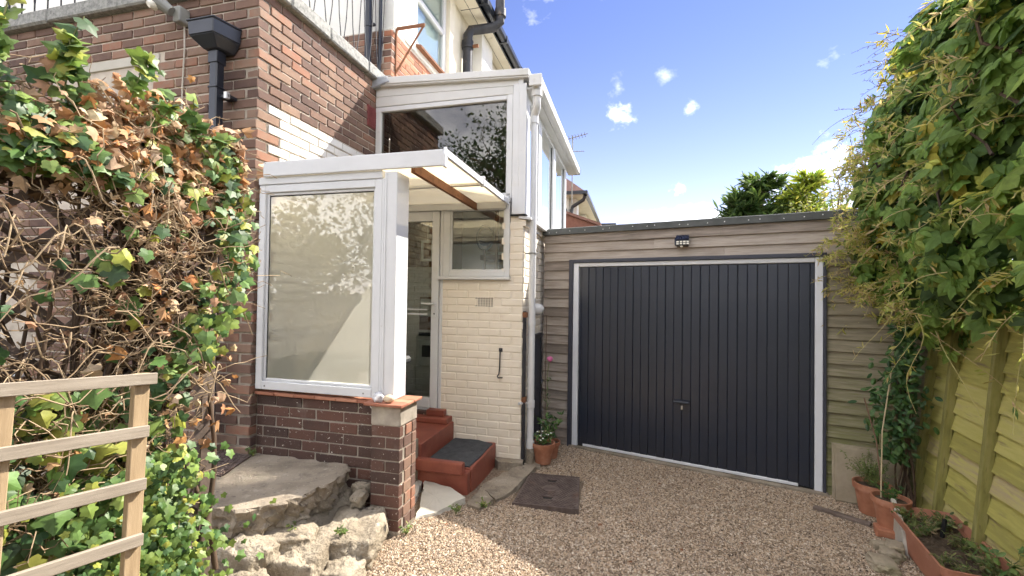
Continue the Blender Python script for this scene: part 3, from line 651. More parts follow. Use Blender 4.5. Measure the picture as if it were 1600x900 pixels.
    g = MB(); prof = [(UW + .36, 6.20), (UW + .365, 6.13), (UW + .40, 6.10), (UW + .455, 6.10), (UW + .485, 6.13), (UW + .49, 6.20), (UW + .478, 6.20), (UW + .47, 6.135), (UW + .45, 6.115), (UW + .40, 6.115), (UW + .378, 6.135), (UW + .372, 6.20)]
    g.extr(prof, 4.3, 12.2, 1); gt = T.part('gutter', g, 'black_plastic')
    for v in (5.4, 6.5, 7.6, 8.7): T.part('gutter_bracket', MB().box(UW + .355, UW + .498, v, v + .05, 6.09, 6.205), 'black_plastic', gt)
    # back walls so the block is closed
    T.part('rear_wall', MB().box(-9, UW - .3, 12, 12.2, 0, 6.2).box(-9.2, -9, VM, 12.2, 0, 6.2).box(-7.7, -7.5, VF, VM, .3, 3.9), 'render_old')
    # upper front window seen over the ivy, with pale lintel
    T.part('lintel', MB().box(-4.80, -3.62, VF - .004, VF + .2, 3.445, 3.52), 'concrete_pale', bevel=.004)
    fw_ = T.part('window_frame', MB().box(-4.74, -3.68, VF + .05, VF + .11, 3.375, 3.443).box(-4.74, -4.67, VF + .05, VF + .11, 2.35, 3.375).box(-3.75, -3.68, VF + .05, VF + .11, 2.35, 3.375)
                 .box(-4.67, -3.75, VF + .05, VF + .11, 2.35, 2.42).box(-4.24, -4.18, VF + .05, VF + .11, 2.42, 3.375), 'upvc', bevel=.006)
    T.part('pane', MB().box(-4.67, -4.24, VF + .08, VF + .085, 2.42, 3.375), 'glass_sky', fw_); T.part('pane', MB().box(-4.18, -3.75, VF + .08, VF + .085, 2.42, 3.375), 'glass_sky', fw_)
    # lower window behind the lattice
    f2 = T.part('window_frame', MB().box(-7.4, -5.02, VF + .03, VF + .09, 1.79, 1.86).box(-5.09, -5.02, VF + .03, VF + .09, .95, 1.79).box(-5.60, -5.54, VF + .03, VF + .09, .95, 1.79).box(-7.4, -5.09, VF + .03, VF + .09, .95, 1.01), 'upvc', bevel=.006)
    T.part('pane', MB().box(-5.54, -5.09, VF + .06, VF + .065, 1.01, 1.79), 'glass_sky', f2); T.part('pane', MB().box(-7.3, -5.60, VF + .06, VF + .065, 1.01, 1.79), 'glass_sky', f2)
    T.part('window_sill', MB().box(-7.4, -4.98, VF - .05, VF + .04, .90, .948), 'upvc', f2, bevel=.008)
    T.part('room_back', MB().box(-7.4, -3.2, VF + .9, VF + 1.0, .5, 3.8), 'dark_box')
    # terracotta air vent high on the side wall
    v0, z0 = 4.235, 3.50; ab = T.part('air_vent', MB().box(UW - .01, UW + .006, v0 - .11, v0 + .11, z0 - .11, z0 + .11), 'vent_red', label='dark red air brick on the sunlit side wall')
    m = MB()
    for i in range(8): m.box(UW + .006, UW + .013, v0 - .10, v0 + .10, z0 - .097 + i * .026, z0 - .085 + i * .026)
    for i in range(5): m.box(UW + .006, UW + .012, v0 - .105 + i * .05, v0 - .097 + i * .05, z0 - .105, z0 + .105)
    T.part('louvre', m, 'vent_red', ab)
    # white paint splashes and an old mortar fillet are wear on the wall itself
    T.part('lead_flashing', MB().hexa([(UW - .02, 4.20, 3.80), (UW + .20, 4.20, 3.86), (UW + .20, 4.60, 3.90), (UW - .02, 4.60, 3.90), (UW - .02, 4.20, 3.93), (UW + .16, 4.22, 3.93), (UW + .12, 4.60, 4.05), (UW - .02, 4.60, 4.05)]), 'lead', bevel=.01)
house()
def rail(name, label, posts, rods):
    T = Thing(name, label, 'railing', HF, (rods[0][0], rods[0][1], 4.02))
    for (u, v, du, dv, w_, st) in rods:
        path = [(u - du * w_, v - dv * w_, 4.95), (u - du * w_ * .55, v - dv * w_ * .55, 4.30 + st), (u - du * w_ * .22, v - dv * w_ * .22, 4.09 + st), (u, v, 4.06 + st), (u + du * w_ * .22, v + dv * w_ * .22, 4.09 + st), (u + du * w_ * .55, v + dv * w_ * .55, 4.30 + st), (u + du * w_, v + dv * w_, 4.95)]
        m = MB().tube(path, .005, 6)
        if st: m.tube([(u, v, 4.015), (u, v, 4.07 + st)], .0065, 6)
        T.part('baluster', m, 'black_iron', smooth=True)
    a, b = rods[0], rods[-1]
    T.part('top_rail', MB().tube([(a[0], a[1], 4.96), (b[0], b[1], 4.96)], .014, 6), 'black_iron')
    T.part('bottom_rail', MB().tube([(a[0], a[1], 4.022), (b[0], b[1], 4.022)], .006, 6), 'black_iron')
    for u, v in posts: T.part('post', MB().box(u - .016, u + .016, v - .016, v + .016, 4.015, 5.0), 'black_iron')
rail('terrace_railing', 'thin black iron railing along the sunlit side coping', [], [(UW - .04, 3.10 + .215 * i, 0, 1, .10, 0) for i in range(7)])
rail('terrace_railing', 'black iron railing with forked bars above the shaded front coping', [(-4.42, VF + .06)], [(-6.3 + .165 * i, VF + .05, 1, 0, .032, .10) for i in range(12)])
# rainwater pipes and small fixings on the house
def hopper():
    T = Thing('drainpipe', 'black drainpipe with box hopper on the shaded brick front', 'drainpipe', HF, (-2.95, 2.62, .45))
    m = MB(); lo = [(-3.02, 2.575, 3.40), (-2.90, 2.575, 3.40), (-2.87, 2.705, 3.40), (-3.01, 2.705, 3.40)]; mi = [(-3.085, 2.51, 3.475), (-2.865, 2.51, 3.475), (-2.82, 2.705, 3.475), (-3.05, 2.705, 3.475)]; hi = [(x + (-.006 if x < -2.95 else .006), y - (.006 if y < 2.6 else 0), 3.575) for x, y, z in mi]
    m.hexa(lo + mi); m.hexa(mi + hi)
    hp = T.part('hopper', m, 'black_plastic', bevel=.006)
    T.part('rim', MB().prism([(x * 1.0 + (-.006 if x < -2.95 else .006), y - (.006 if y < 2.6 else 0)) for x, y, z in hi], 3.572, 3.586), 'black_plastic', hp, bevel=.004)
    T.part('pipe', MB().box(-2.995, -2.925, 2.60, 2.67, .45, 3.42), 'black_plastic', bevel=.008)
    T.part('socket', MB().box(-3.001, -2.919, 2.594, 2.676, 3.31, 3.41), 'black_plastic', bevel=.004); T.part('joint_ring', MB().box(-3.0, -2.92, 2.595, 2.675, 3.13, 3.142), 'black_plastic', bevel=.003)
    T.part('clip', MB().box(-2.93, -2.85, 2.63, 2.712, 3.06, 3.085), 'black_plastic', bevel=.003); T.part('clip', MB().box(-2.875, -2.85, 2.62, 2.65, 3.05, 3.095), 'nail')
hopper()
def sec_light():
    T = Thing('security_light', 'grey outdoor security light under the coping with hanging cable', 'wall light', HF, (-3.36, 2.70, 3.75))
    b = T.part('bracket', MB().box(-3.38, -3.31, 2.62, 2.71, 3.68, 3.80), 'lamp_grey', bevel=.012, segs=2)
    T.part('lamp_head', MB().tube([(-3.36, 2.60, 3.74), (-3.44, 2.56, 3.80), (-3.52, 2.54, 3.87)], [.035, .052, .06], 12), 'lamp_grey', smooth=False)
    T.part('lens', MB().tube([(-3.46, 2.54, 3.775), (-3.47, 2.51, 3.755)], [.045, .02], 12), 'led')
    T.part('cable', MB().tube([(-3.345, 2.69, 3.68), (-3.35, 2.70, 3.5), (-3.365, 2.702, 3.2), (-3.36, 2.704, 2.7)], .006, 6), 'cable')
sec_light()
def soil_pipe():
    T = Thing('soil_pipe', 'thick black bent waste pipe running up to the eaves of the main house', 'drainpipe', HF, (UW + .08, 6.72, 3.95))
    T.part('pipe', MB().tube([(UW + .10, 6.72, 3.9), (UW + .10, 6.72, 5.60)], .075, 14), 'old_pipe', smooth=True)
    T.part('bend', MB().tube([(UW + .10, 6.72, 5.60), (UW + .10, 6.72, 5.76), (UW + .14, 6.75, 5.86), (UW + .30, 6.84, 5.91), (UW + .46, 6.90, 5.95), (UW + .56, 6.93, 6.03), (UW + .57, 6.93, 6.9)], .075, 14), 'old_pipe', smooth=True)
    T.part('collar', MB().tube([(UW + .10, 6.72, 5.55), (UW + .10, 6.72, 5.67)], .092, 14), 'old_pipe', smooth=True); T.part('collar', MB().tube([(UW + .57, 6.93, 6.12), (UW + .57, 6.93, 6.24)], .092, 14), 'old_pipe', smooth=True)
    T.part('clip', MB().box(UW + .15, UW + .28, 6.70, 6.74, 5.56, 5.60), 'rust')
soil_pipe()
T = Thing('drainpipe', 'black round drainpipe behind the terrace railing at the house corner', 'drainpipe', HF, (-2.98, 4.52, 3.93))
T.part('pipe', MB().tube([(-2.92, 4.50, 3.93), (-2.92, 4.50, 6.5)], .038, 12), 'black_plastic', smooth=True)
T.part('collar', MB().tube([(-2.92, 4.50, 4.66), (-2.92, 4.50, 4.72)], .046, 12).box(-2.89, -2.84, 4.49, 4.53, 4.68, 4.70), 'black_plastic', smooth=False)
T = Thing('waste_pipe', 'thin black waste pipe on the brick pier beside the round drainpipe', 'drainpipe', HF, (-2.80, 4.54, 3.93))
T.part('pipe', MB().tube([(-2.80, 4.55, 3.93), (-2.80, 4.55, 6.5)], .019, 8), 'black_plastic', smooth=True)
def bracket():
    T = Thing('hanging_bracket', 'rusty triangular iron bracket on the sunlit upper brickwork', 'bracket', HF, (UW, 4.68, 4.15))
    T.part('upright', MB().box(UW, UW + .014, 4.66, 4.685, 4.02, 4.72), 'rust'); T.part('arm', MB().box(UW + .014, UW + .36, 4.66, 4.685, 4.69, 4.72), 'rust')
    T.part('brace', MB().tube([(UW + .01, 4.672, 4.20), (UW + .35, 4.672, 4.70)], .014, 4), 'rust')
bracket()

# ------------------------------------------------------------------ the porch: low brick wall, pillar, frosted window, canopy
VP, VPI = 2.768, 2.656
def porch():
    T = Thing('porch', 'white framed porch with frosted window on a low brick wall', 'porch', HF, (-2.1, 2.8, .3))
    w = T.part('low_wall', MB().box(-2.668, -1.62, VP + .006, VP + .20, .15, .90), 'mortar_dark')
    bricks(T, w, 'u', VP, -2.667, -1.645, .15, .90, 'brick_dark', off=.06)
    t = T.part('tile_course', MB().box(-2.66, -1.645, VP + .002, VP + .2, .895, .915), 'red_tile')
    for i in range(6):
        a = -2.662 + i * .170; T.part('tile', MB().box(a, a + .166, VP - .022, VP + .1, .903, .925), 'red_tile', t, bevel=.003, jit=.002)
    p = T.part('pillar', MB().box(-1.640, -1.441, VPI + .006, VPI + .224, -.02, .80), 'mortar_dark')
    T.part('pillar_base', MB().hexa([(-1.655, 2.64, -.05), (-1.425, 2.64, -.05), (-1.425, 2.90, -.05), (-1.655, 2.90, -.05), (-1.645, 2.652, .13), (-1.437, 2.652, .13), (-1.437, 2.885, .13), (-1.645, 2.885, .13)]), 'concrete', p, bevel=.01)
    bricks(T, p, 'u', VPI, -1.648, -1.433, .12, .795, 'brick_dark', header_rows=(1, 3, 5, 7), L=.215, joint=.009)
    bricks(T, p, 'v', -1.433, VPI + .052, VPI + .232, .12, .795, 'brick', header_rows=(0, 2, 4, 6, 8), L=.18, joint=.009, off=.02)
    T.part('pillar_render', MB().box(-1.648, -1.433, VPI, VPI + .23, .795, .925), 'mortar_dark', p, bevel=.006, jit=.003)
    for (a, b, c, d) in ((-1.68, -1.575, 2.615, 2.70), (-1.573, -1.405, 2.615, 2.70), (-1.68, -1.573, 2.702, 2.80), (-1.571, -1.405, 2.702, 2.79), (-1.571, -1.405, 2.793, 2.91), (-1.68, -1.573, 2.803, 2.91)):
        T.part('cap_tile', MB().box(a, b, c, d, .925, .943), 'red_tile', p, bevel=.003, jit=.0015)
    # frame of the big window
    f = T.part('window_frame', MB().box(-2.655, -2.600, VP - .03, VP + .04, .945, 2.43).box(-1.700, -1.645, VP - .03, VP + .04, .945, 2.43).box(-2.600, -1.700, VP - .03, VP + .04, .945, 1.005).box(-2.600, -1.700, VP - .03, VP + .04, 2.375, 2.43), 'upvc', bevel=.005, segs=2)
    T.part('glazing_bead', MB().box(-2.600, -2.580, VP - .014, VP + .02, 1.005, 2.375).box(-1.720, -1.700, VP - .014, VP + .02, 1.005, 2.375).box(-2.580, -1.720, VP - .014, VP + .02, 1.005, 1.025).box(-2.580, -1.720, VP - .014, VP + .02, 2.355, 2.375), 'upvc', f, bevel=.004)
    pn = T.part('pane', MB().box(-2.580, -1.720, VP - .003, VP + .003, 1.025, 2.355), 'frosted', f)
    pn.data.materials.append(MATS['clear_pass'])
    for q in pn.data.polygons: q.material_index = 0 if q.normal.y < -.5 else 1       # the mottled face outside, the other side plain
    T.part('gasket', MB().box(-2.585, -2.576, VP - .006, VP + .006, 1.02, 2.36).box(-2.585, -1.715, VP - .006, VP + .006, 2.349, 2.358), 'void', f)
    for u in (-2.57, -1.76): T.part('screw_cap', MB().tube([(u, VP - .030, .972), (u, VP - .033, .972)], .006, 8), 'lamp_grey', f)
    T.part('post', MB().box(-1.620, -1.525, VP - .045, VP + .125, .943, 2.47), 'upvc', bevel=.006, segs=2)
    T.part('cover_strip', MB().box(-1.643, -1.622, VP - .035, VP + .05, .945, 2.43), 'upvc', bevel=.004)
    T.part('post_strip', MB().box(-1.612, -1.600, VP - .051, VP - .044, .945, 2.46), 'upvc', bevel=.002)
    T.part('head_board', MB().box(-2.66, -1.645, VP - .036, VP + .05, 2.432, 2.488), 'upvc', bevel=.004)
    T.part('roof_edge', MB().box(-2.60, -1.195, VP - .060, VP - .038, 2.484, 2.592), 'upvc', bevel=.006, segs=2)
    T.part('end_cap', MB().extr([(VP - .066, 2.476), (VP - .02, 2.476), (VP - .012, 2.58), (VP - .03, 2.612), (VP - .05, 2.606), (VP - .066, 2.56)], -1.195, -1.178, 0), 'upvc', bevel=.004)
    T.part('roof_sheet', MB().hexa([(-2.66, VP - .04, 2.575), (-1.19, VP - .04, 2.575), (-1.19, 4.27, 2.565), (-2.66, 4.27, 2.565), (-2.66, VP - .04, 2.587), (-1.19, VP - .04, 2.587), (-1.19, 4.27, 2.577), (-2.66, 4.27, 2.577)]), 'polycarb_sheet')
    T.part('roof_trim', MB().hexa([(-1.20, VP - .04, 2.548), (-1.175, VP - .04, 2.548), (-1.175, 4.25, 2.536), (-1.20, 4.25, 2.536), (-1.20, VP - .04, 2.60), (-1.175, VP - .04, 2.60), (-1.175, 4.25, 2.588), (-1.20, 4.25, 2.588)]), 'upvc', bevel=.004)
    for v in (3.48, 4.22): T.part('trim_clip', MB().box(-1.206, -1.168, v, v + .025, 2.53, 2.615), 'upvc', bevel=.004)
    T.part('glazing_bar', MB().box(-2.66, -1.20, 3.49, 3.53, 2.545, 2.568), 'upvc_old', bevel=.003)
    T.part('roof_beam', MB().hexa([(-1.455, 2.78, 2.47), (-1.425, 2.78, 2.47), (-1.50, 4.285, 2.495), (-1.53, 4.285, 2.495), (-1.455, 2.78, 2.535), (-1.425, 2.78, 2.535), (-1.50, 4.285, 2.56), (-1.53, 4.285, 2.56)]), 'rust', label='rusty brown bar under the translucent porch roof')
porch()
def egg(name, label, c, r, mat, seed, amp):
    bm = bmesh.new(); bmesh.ops.create_icosphere(bm, subdivisions=3, radius=1)
    for v in bm.verts:
        d = v.co.normalized(); v.co = Vector((d.x * r[0], d.y * r[1], d.z * r[2])) * (1 + amp * noise.noise(d * 2 + Vector((seed, 0, 0))))
    me = bpy.data.meshes.new('mesh'); bm.to_mesh(me); bm.free(); me.materials.append(MATS[mat]); me.polygons.foreach_set('use_smooth', [True] * len(me.polygons))
    o = bpy.data.objects.new(name, me); COL.objects.link(o); o.matrix_world = HF @ Matrix.Translation(c); tag(o, label, 'pebble')
egg('pebble', 'black and white flint on the tiled pillar cap', (-1.607, 2.668, .972), (.040, .030, .034), 'flint', 3, .4)
egg('pebble', 'smooth tan pebble beside the flint on the pillar cap', (-1.525, 2.668, .968), (.037, .030, .026), 'pebble_tan', 5, .06)
# things in the porch, seen through the frosted glass
single('storage_box', MB().box(-2.62, -2.15, 2.86, 3.4, .45, 1.15).box(-2.15, -1.74, 2.90, 3.4, 1.09, 1.15), 'dark_box', 'dark storage box behind the frosted porch glass', 'box', HF, (-2.2, 3.2, .45), bevel=.02)
single('porch_floor', MB().box(-2.66, -1.72, 2.98, 3.5, .0, .448), 'concrete', 'raised concrete floor inside the porch', 'floor', HF, (-2.2, 3.2, 0), kind='structure')

# ------------------------------------------------------------------ the lean-to conservatory with its cream brick base
VC, UC, VE = 4.289, -1.03, 7.0
def conservatory():
    T = Thing('conservatory', 'white lean-to conservatory with big panes on cream painted brick', 'conservatory', HF, (-1.9, 5.5, 0))
    w = T.part('front_wall', MB().box(-1.885, UC - .006, VC + .006, VC + .2, -.03, 1.80).box(-1.165, UC - .006, VC + .006, VC + .2, 1.80, 2.435), 'cream_mortar')
    def skip(s, z, a, b): return (z > 1.77 and s < -1.16) or (-1.52 < s < -1.33 and 1.53 < z < 1.63) or (z < .12 and s < -1.28)
    bricks(T, w, 'u', VC, -1.885, UC, .045, 2.43, 'cream_brick', skip=skip, joint=.006, bev=.007, wob=.6, off=(UC + 1.885) % .225, d=.10, trim1=(0, .1025))
    w2 = T.part('side_wall', MB().box(UC - .2, UC - .006, VC + .2, VE, -.03, 2.40), 'cream_mortar')
    bricks(T, w2, 'v', UC, VC, VE, .045, 2.37, 'cream_brick', joint=.006, bev=.007, wob=.6, d=.10, trim0=(.1025, 0), sel=lambda s, z: s < 5.15, off=.1125)
    T.part('rear_wall', MB().box(-2.66, UC - .2, VE - .15, VE, .0, 3.9), 'plaster')
    T.part('floor', MB().box(-2.66, UC - .2, VC + .12, VE - .15, .30, .47), 'interior_floor')
    T.part('inner_wall', MB().box(-2.662, -2.655, VM, VE - .15, .47, 3.9), 'interior_brown')
    # air vent in the cream wall: raised grid over a black sheet painting the shade in its holes
    va = T.part('air_vent', MB().box(-1.520, -1.327, VC + .0035, VC + .005, 1.527, 1.631), 'void')
    m = MB()
    for i in range(8): m.box(-1.523 + i * .0272, -1.523 + i * .0272 + .0095, VC - .004, VC + .0034, 1.524, 1.634)
    for i in range(5): m.box(-1.521, -1.325, VC - .0035, VC + .0030, 1.524 + i * .0252, 1.533 + i * .0252)
    T.part('grid', m, 'cream_brick', va)
    # door
    d = T.part('door', MB().box(-2.56, -2.46, VC - .02, VC + .045, .50, 2.50).box(-1.985, -1.905, VC - .02, VC + .045, .50, 2.50).box(-2.46, -1.985, VC - .02, VC + .045, .50, .60).box(-2.46, -1.985, VC - .02, VC + .045, 2.40, 2.50), 'upvc', bevel=.006, segs=2)
    T.part('pane', MB().box(-2.46, -1.985, VC + .010, VC + .016, .60, 2.40), 'glass_door', d)
    T.part('handle_plate', MB().box(-1.958, -1.928, VC - .032, VC - .02, 1.40, 1.60), 'upvc', d, bevel=.006, segs=2)
    T.part('handle', MB().tube([(-1.943, VC - .03, 1.555), (-1.943, VC - .075, 1.555), (-1.96, VC - .085, 1.555), (-2.06, VC - .085, 1.560)], [.010, .010, .011, .008], 8), 'upvc', d, smooth=True)
    T.part('keyhole', MB().tube([(-1.943, VC - .034, 1.455), (-1.943, VC - .031, 1.455)], .008, 8), 'void', d)
    T.part('letter_flap', MB().box(-2.40, -2.03, VC - .006, VC + .008, 1.44, 1.455).box(-2.40, -2.03, VC - .006, VC + .008, 1.49, 1.50), 'upvc', d)
    T.part('door_frame', MB().box(-2.66, -2.565, VC - .005, VC + .07, .47, 2.56).box(-1.900, -1.868, VC - .005, VC + .07, .47, 2.56).box(-2.565, -1.900, VC - .005, VC + .07, 2.505, 2.56).box(-2.565, -1.900, VC - .005, VC + .07, .465, .496), 'upvc', bevel=.004)
    # small window beside the door
    f = T.part('window_frame', MB().box(-1.866, -1.792, VC - .012, VC + .06, 1.835, 2.56).box(-1.215, -1.168, VC - .012, VC + .06, 1.835, 2.56).box(-1.792, -1.215, VC - .012, VC + .06, 1.835, 1.888).box(-1.792, -1.215, VC - .012, VC + .06, 2.495, 2.56), 'upvc', bevel=.005, segs=2)
    T.part('pane', MB().box(-1.792, -1.215, VC + .015, VC + .021, 1.888, 2.495), 'glass_clear', f)
    T.part('glazing_bead', MB().box(-1.792, -1.774, VC, VC + .02, 1.888, 2.495).box(-1.233, -1.215, VC, VC + .02, 1.888, 2.495).box(-1.774, -1.233, VC, VC + .02, 1.888, 1.906), 'upvc', f, bevel=.003)
    T.part('window_sill', MB().box(-1.905, -1.155, VC - .055, VC + .02, 1.803, 1.833), 'upvc', f, bevel=.006, segs=2)
    # big pane above, posts and boards
    T.part('transom', MB().box(-2.66, -1.165, VC - .02, VC + .07, 2.562, 2.655), 'upvc', bevel=.005)
    T.part('canopy_rail', MB().box(-2.66, -1.20, VC - .045, VC - .022, 2.50, 2.60), 'upvc_old', bevel=.004)
    up_ = T.part('window_jamb', MB().box(-2.66, -2.598, VC - .02, VC + .06, 2.657, 3.60), 'upvc_old', bevel=.005)
    T.part('window_jamb', MB().box(-1.213, -1.150, VC - .02, VC + .06, 2.60, 3.70), 'upvc', bevel=.005)
    T.part('pane', MB().box(-2.598, -1.213, VC + .01, VC + .016, 2.657, 3.58), 'glass', up_)
    T.part('head_rail', MB().hexa([(-2.66, VC - .022, 3.575), (-1.213, VC - .022, 3.575), (-1.213, VC + .06, 3.575), (-2.66, VC + .06, 3.575), (-2.66, VC - .022, 3.625), (-1.213, VC - .022, 3.618), (-1.213, VC + .06, 3.618), (-2.66, VC + .06, 3.625)]), 'upvc', up_, bevel=.004)
    T.part('corner_post', MB().box(-1.148, UC + .012, VC - .028, VC + .10, 2.44, 3.72), 'upvc', bevel=.006, segs=2)
    T.part('post_foot', MB().box(-1.16, UC + .03, VC - .032, VC + .03, 2.425, 2.439), 'void')
    T.part('post_cover', MB().box(-1.085, UC + .02, VC - .034, VC - .026, 2.44, 3.70), 'upvc', bevel=.004)
    zl = lambda u, a, b: a + (b - a) * (u + 2.66) / 1.63
    def board(name, a0, a1, b0, b1, y0, y1, u0=-2.66, u1=-1.02, mat='upvc_old'):
        T.part(name, MB().hexa([(u0, y0, zl(u0, a0, a1)), (u1, y0, zl(u1, a0, a1)), (u1, y1, zl(u1, a0, a1)), (u0, y1, zl(u0, a0, a1)), (u0, y0, zl(u0, b0, b1)), (u1, y0, zl(u1, b0, b1)), (u1, y1, zl(u1, b0, b1)), (u0, y1, zl(u0, b0, b1))]), mat, bevel=.004)
    board('fascia_board', 3.63, 3.622, 3.735, 3.70, VC - .024, VC + .05, u1=-1.15)
    board('fascia_board', 3.738, 3.703, 3.85, 3.765, VC - .021, VC + .05, u1=-1.10)
    board('fascia_end', 3.62, 3.62, 3.86, 3.80, VC - .030, VC + .06, u0=-1.098, u1=-1.045, mat='upvc')
    board('roof_capping', 3.852, 3.772, 3.925, 3.838, VC - .075, VC + .06, u0=-2.62, u1=-.985)
    board('roof_drip', 3.835, 3.757, 3.853, 3.773, VC - .065, VC + .05, u0=-2.62, u1=-.99)
    T.part('roof', MB().hexa([(-2.66, VC + .06, 3.87), (-.95, VC + .06, 3.745), (-.95, 7.55, 3.745), (-2.66, 7.55, 3.87), (-2.66, VC + .06, 3.92), (-.95, VC + .06, 3.79), (-.95, 7.55, 3.79), (-2.66, 7.55, 3.92)]), 'upvc_old')
    # side glazing
    zt, zb = 3.60, 2.455
    sf = T.part('side_frame', MB().box(UC - .06, UC + .004, VC + .10, VE, zt, zt + .06).box(UC - .06, UC + .004, VC + .10, VE, zb - .03, zb + .02), 'upvc', bevel=.004)
    for k, v in enumerate((VC + .11, 4.93, 5.02, 5.90, 5.99, VE - .06)):
        T.part('mullion', MB().box(UC - .055, UC + .008, v, v + (.075 if k < 5 else .06), zb, zt), 'upvc', sf, bevel=.004)
    for a, b in ((VC + .185, 4.93), (5.095, 5.90), (6.065, VE - .06)):
        T.part('pane', MB().box(UC - .03, UC - .024, a, b, zb + .02, zt), 'glass_sky', sf)
        [T.part('gasket', MB().box(UC - .034, UC - .018, q, q + .008, zb + .02, zt), 'void', sf) for q in (a, b - .008)]
    T.part('side_sill', MB().hexa([(UC - .05, VC - .02, 2.40), (UC + .075, VC - .02, 2.385), (UC + .075, VE, 2.385), (UC - .05, VE, 2.40), (UC - .05, VC - .02, 2.44), (UC + .075, VC - .02, 2.41), (UC + .075, VE, 2.41), (UC - .05, VE, 2.44)]), 'upvc', bevel=.004)
    T.part('sill_nib', MB().box(UC - .02, UC + .02, VC + .0, VE, 2.33, 2.39), 'cream_brick')
    T.part('eaves_soffit', MB().box(UC - .02, UC + .085, VC - .02, 7.5, 3.655, 3.672), 'upvc_old')
    g = MB(); q = -.97; prof = [(q, 3.76), (q, 3.69), (q + .02, 3.665), (q + .07, 3.66), (q + .10, 3.68), (q + .108, 3.755), (q + .096, 3.755), (q + .09, 3.69), (q + .065, 3.675), (q + .025, 3.68), (q + .012, 3.70), (q + .012, 3.76)]
    T.part('gutter', g.extr(prof, VC - .06, 7.5, 1), 'upvc_old')
    T.part('gutter_end', MB().box(q - .01, q + .115, VC - .085, VC - .058, 3.655, 3.77), 'upvc_old', bevel=.008)
    T.part('gutter_end', MB().box(q - .005, q + .112, 7.5, 7.52, 3.658, 3.765), 'lamp_grey', bevel=.008)
    T.part('far_post', MB().box(UC - .06, UC + .01, VE + .002, VE + .05, 2.44, 3.66), 'upvc')
    return T
conservatory()
def white_pipe():
    T = Thing('drainpipe', 'white round drainpipe down the corner of the cream wall', 'drainpipe', HF, (-.955, 4.37, .02))
    T.part('outlet', MB().tube([(-.92, 4.30, 3.68), (-.92, 4.30, 3.585)], .052, 14), 'upvc_old', smooth=True)
    T.part('bend', MB().tube([(-.92, 4.30, 3.62), (-.92, 4.30, 3.53), (-.925, 4.315, 3.48), (-.945, 4.35, 3.455), (-.955, 4.37, 3.42), (-.955, 4.37, 3.36)], .040, 14), 'upvc_old', smooth=True)
    T.part('pipe', MB().tube([(-.955, 4.37, 3.40), (-.955, 4.37, .08)], .034, 16), 'upvc', smooth=True)
    for z in (1.36, .56): T.part('collar', MB().tube([(-.955, 4.37, z), (-.955, 4.37, z + .07)], .040, 16), 'upvc', smooth=True)
    for z in (.16, 3.35): T.part('collar', MB().tube([(-.955, 4.37, z), (-.955, 4.37, z + .075)], .0415, 16), 'upvc', smooth=True)
    for z in (2.06,): T.part('clip', MB().tube([(-.955, 4.37, z), (-.955, 4.37, z + .014)], .040, 16).box(-1.03, -.955, 4.36, 4.385, z, z + .014), 'lamp_grey')
    T.part('branch', MB().tube([(-.955, 4.37, .60), (-1.01, 4.33, .61), (-1.05, 4.27, .61)], .014, 8), 'upvc', smooth=True)
    T.part('shoe', MB().tube([(-.955, 4.37, .17), (-.955, 4.37, .06), (-.955, 4.37, .02)], [.045, .048, .055], 16), 'concrete', smooth=True)
white_pipe()
def gate():
    T = Thing('garden_gate', 'narrow black iron gate folded back against the cream side wall', 'gate', HF, (-.99, 4.7, 0))
    T.part('hinge_post', MB().box(-1.028, -1.000, 4.30, 4.335, .0, 1.50), 'black_iron', bevel=.003)
    T.part('frame', MB().box(-1.022, -.985, 4.62, 4.66, .03, 1.24).box(-1.022, -.985, 5.02, 5.06, .03, 1.24).box(-1.022, -.985, 4.66, 5.02, 1.19, 1.24).box(-1.022, -.985, 4.66, 5.02, .05, .10), 'black_iron', bevel=.003)
    for i in range(5): T.part('bar', MB().box(-1.015, -.995, 4.70 + i * .065, 4.735 + i * .065, .10, 1.19), 'trim_dark')
    T.part('backing', MB().box(-1.0285, -1.024, 4.64, 5.05, .05, 1.22), 'black_iron')
    for z in (.62, 1.44): T.part('hinge', MB().box(-1.03, -.99, 4.295, 4.345, z, z + .05), 'rust')
gate()
def fixings():
    T = Thing('wall_flue', 'white domed vent outlet on the cream side wall by the drainpipe', 'vent', HF, (UC, 4.83, 1.5))
    T.part('dome', MB().tube([(UC - .01, 4.83, 1.505), (UC + .03, 4.83, 1.505), (UC + .075, 4.83, 1.50), (UC + .10, 4.83, 1.49)], [.062, .064, .058, .03], 16), 'upvc', smooth=True)
    T.part('rim', MB().tube([(UC - .004, 4.83, 1.505), (UC + .008, 4.83, 1.505)], .075, 16), 'upvc_old')
    T = Thing('gate_hook', 'black iron hook hanging on the cream front wall', 'hook', HF, (-1.245, VC, .85))
    T.part('eye', MB().tube([(-1.243, VC - .002, 1.115), (-1.243, VC - .03, 1.115)], .011, 8).box(-1.262, -1.225, VC - .006, VC - .001, 1.10, 1.135), 'black_iron', smooth=False)
    T.part('rod', MB().tube([(-1.243, VC - .024, 1.115), (-1.246, VC - .024, .95), (-1.252, VC - .024, .885), (-1.268, VC - .024, .862), (-1.262, VC - .024, .848), (-1.215, VC - .024, .852)], .0065, 8), 'black_iron', smooth=True)
fixings()
